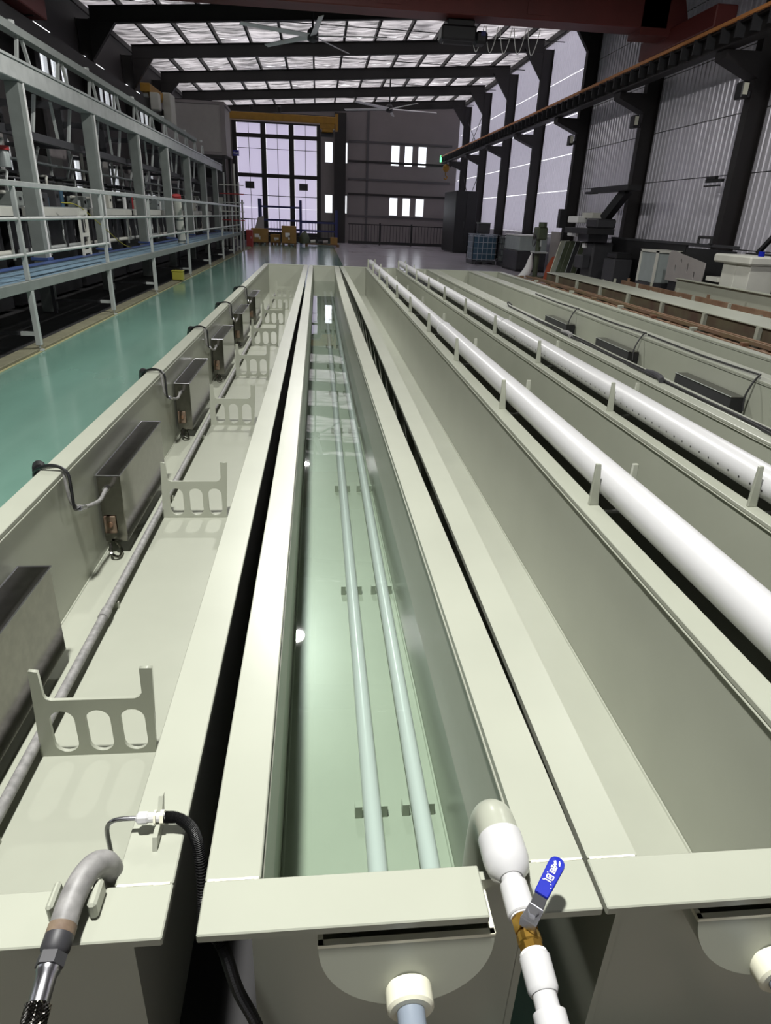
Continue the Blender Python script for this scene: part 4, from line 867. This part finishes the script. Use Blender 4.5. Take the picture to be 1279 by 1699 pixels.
for i in range(6):
    t = thing('leaning_sheet', '%s leaning sheet in the stack by the milling machine' % (['first and palest', 'second', 'third', 'fourth', 'fifth', 'sixth and darkest'][i]), 'sheet', (7.45+.07*i, 20.9-.24*i, 0), group='sheets leaning by the milling machine')
    MB().hexa([(-.35, 0, .002), (-.1, 0, .002), (-.1, .04, .002), (-.35, .04, .002)], [(.02, .25, 1.2), (.30, .25, 1.22), (.30, .29, 1.22), (.02, .29, 1.2)]).build('sheet', (CREAM, GREENS, GREENS, CHARC, GREENS, BLACKM)[i], t)
    MB().bar((-.35, -.002, .01), (.02, .248, 1.2), .012).build('edge_strip', (CREAMB, MILK, GREENS, MILK, CHARC, CHARC)[i], t)
ml = thing('milling_machine', 'grey milling machine with a black overarm near the second column', 'machine', (7.9, 19.2, 0))
box('pedestal', CHARC, ml, -.3, -.35, 0, .3, .4, 1.25, .05); box('knee', CHARC, ml, -.55, -.3, .55, -.3, .3, .9, .03); box('table', BLACKM, ml, -.75, -.9, 1.45, .0, .9, 1.6, .01); box('saddle', CHARC, ml, -.5, -.4, 1.25, .05, .4, 1.45)
box('head', CHARC, ml, -.3, -.35, 1.6, .25, .45, 1.85, .04); MB().bar((.0, -.1, 1.85), (.2, -.8, 2.55), .22).build('overarm', BLACKM, ml); box('boom', BLACKM, ml, -.1, -1.5, 2.52, .25, 1.0, 2.64); box('boom_tip', BLACKM, ml, -.06, .9, 2.50, .1, 1.5, 2.56)
box('lamp_box', WHITE, ml, -.4, .9, 1.72, -.1, 1.7, 1.9, .02); box('white_guard', WHITE, ml, -.5, .6, 1.36, -.3, 1.3, 1.56, .02); box('white_cover', OFFW, ml, -.2, .3, 1.86, .1, 1.1, 2.0)
pl = box('label_plate', WHITE, ml, -.36, .12, 1.08, -.302, .34, 1.2); MB().tube([(-.3, .0, .8), (-.32, .0, .8)], .09, 14).build('dial', BLACKM, ml)
t = thing('dark_partition', 'dark sheet partition standing behind the caged boxes', 'partition', (8.25, 13.2, 0)); box('sheet', BLACKM, t, 0, 1.9, 0, .05, 6.0, 1.35); box('sheet', BLACKM, t, 0, 0, 0, .05, 1.88, 1.3); box('rail', CHARC, t, -.03, 0, 1.35, .08, 6.0, 1.4)
t = thing('handle_frame', 'small black bent tube handle above the dark partition', 'handle', (8.2, 14.05, 1.4)); MB().tube([(0, 0, 0), (0, 0, .13), (0, .5, .13), (0, .5, 0)], .03, 8).build('tube', BLACKM, t); box('foot', BLACKM, t, -.04, -.04, -.0, .04, .04, .02)
t = thing('pale_crate', 'pale crate with ribbed corners in front of the dark partition', 'crate', (7.65, 15.2, 0)); box('body', MILK, t, .03, .03, .5, .57, .8, 1.16, .02); box('base', CHARC, t, 0, 0, 0, .6, .83, .5)
for x in (0, .55):
    for y in (0, .78): box('corner_post', OFFW, t, x, y, .5, x+.05, y+.05, 1.2)
box('top_frame', OFFW, t, 0, 0, 1.16, .6, .83, 1.21)
pp = thing('perforated_plate', 'grey plate with slots leaning among the machines', 'plate', (7.75, 13.3, 0))
pmh = [ring(.35, .25, .03, .09, 12), ring(.85, .3, .03, .1, 12), ring(.55, .42, .03, .05, 12), ring(1.15, .18, .03, .08, 12)]
m_ = cut_plate([(.0, .0), (1.5, .0), (1.5, .44), (.1, .62), (-.02, .55)], pmh, .02); m_.transform(Matrix.Rotation(-PI/2, 4, 'Z') @ Matrix.Identity(4)); m_.transform(Matrix.Translation((0, 1.5, .62)))
obj('plate', m_, BEIGE, pp); box('stand', BLACKM, pp, .03, .1, 0, .3, 1.4, .62)
cmn = thing('cream_machine', 'cream metal machine with an overhanging top at the right edge', 'machine', (7.55, 11.5, 0))
box('cabinet', OFFW, cmn, 0, 0, .0, .5, .42, 1.13, .01); box('cabinet', OFFW, cmn, 0, .43, .0, .5, .86, 1.13, .01); box('top', OFFW, cmn, -.08, -.06, 1.13, .58, 1.1, 1.28, .03); box('side_tray', OFFW, cmn, -.05, .86, .78, .3, 1.25, .86); MB().tube([(.2, .1, 1.28), (.2, .1, 1.36)], .05, 12).build('blue_knob', BLUEH, cmn)
t = thing('black_lever', 'black slanting lever arm beside the cream machine', 'lever', (8.4, 12.6, 0)); box('stand', BLACKM, t, -.2, -1.1, 0, .25, .2, 1.3, .02); MB().bar((0, .1, 1.3), (0, -.9, 2.2), .07).build('arm', BLACKM, t)
t = thing('column_clamp', 'black clamp bracket on the nearest right wall column', 'bracket', (8.59, 14.75, 2.62)); box('arm', BLACKM, t, -.06, 0, 0, .0, .65, .06); box('pad', BLACKM, t, -.08, .25, .06, .0, .6, .12); box('lower_arm', BLACKM, t, -.05, .1, -.08, .0, .7, -.05)
for i, (x, y, s, m) in enumerate(((7.6, 17.3, .5, CHARC), (8.15, 10.4, .7, BLACKM), (7.9, 9.5, .6, CHARC))):
    t = thing('covered_machine', ('dark low machine base between the milling machine and pale crate', 'black machine base right of the cream machine', 'charcoal machine base at the right picture edge')[i], 'machine', (x, y, 0)); box('base', m, t, 0, 0, 0, s, s*1.4, .9, .03); box('top', BLACKM, t, .05, .05, .9, s-.05, s*1.3, 1.05, .02)
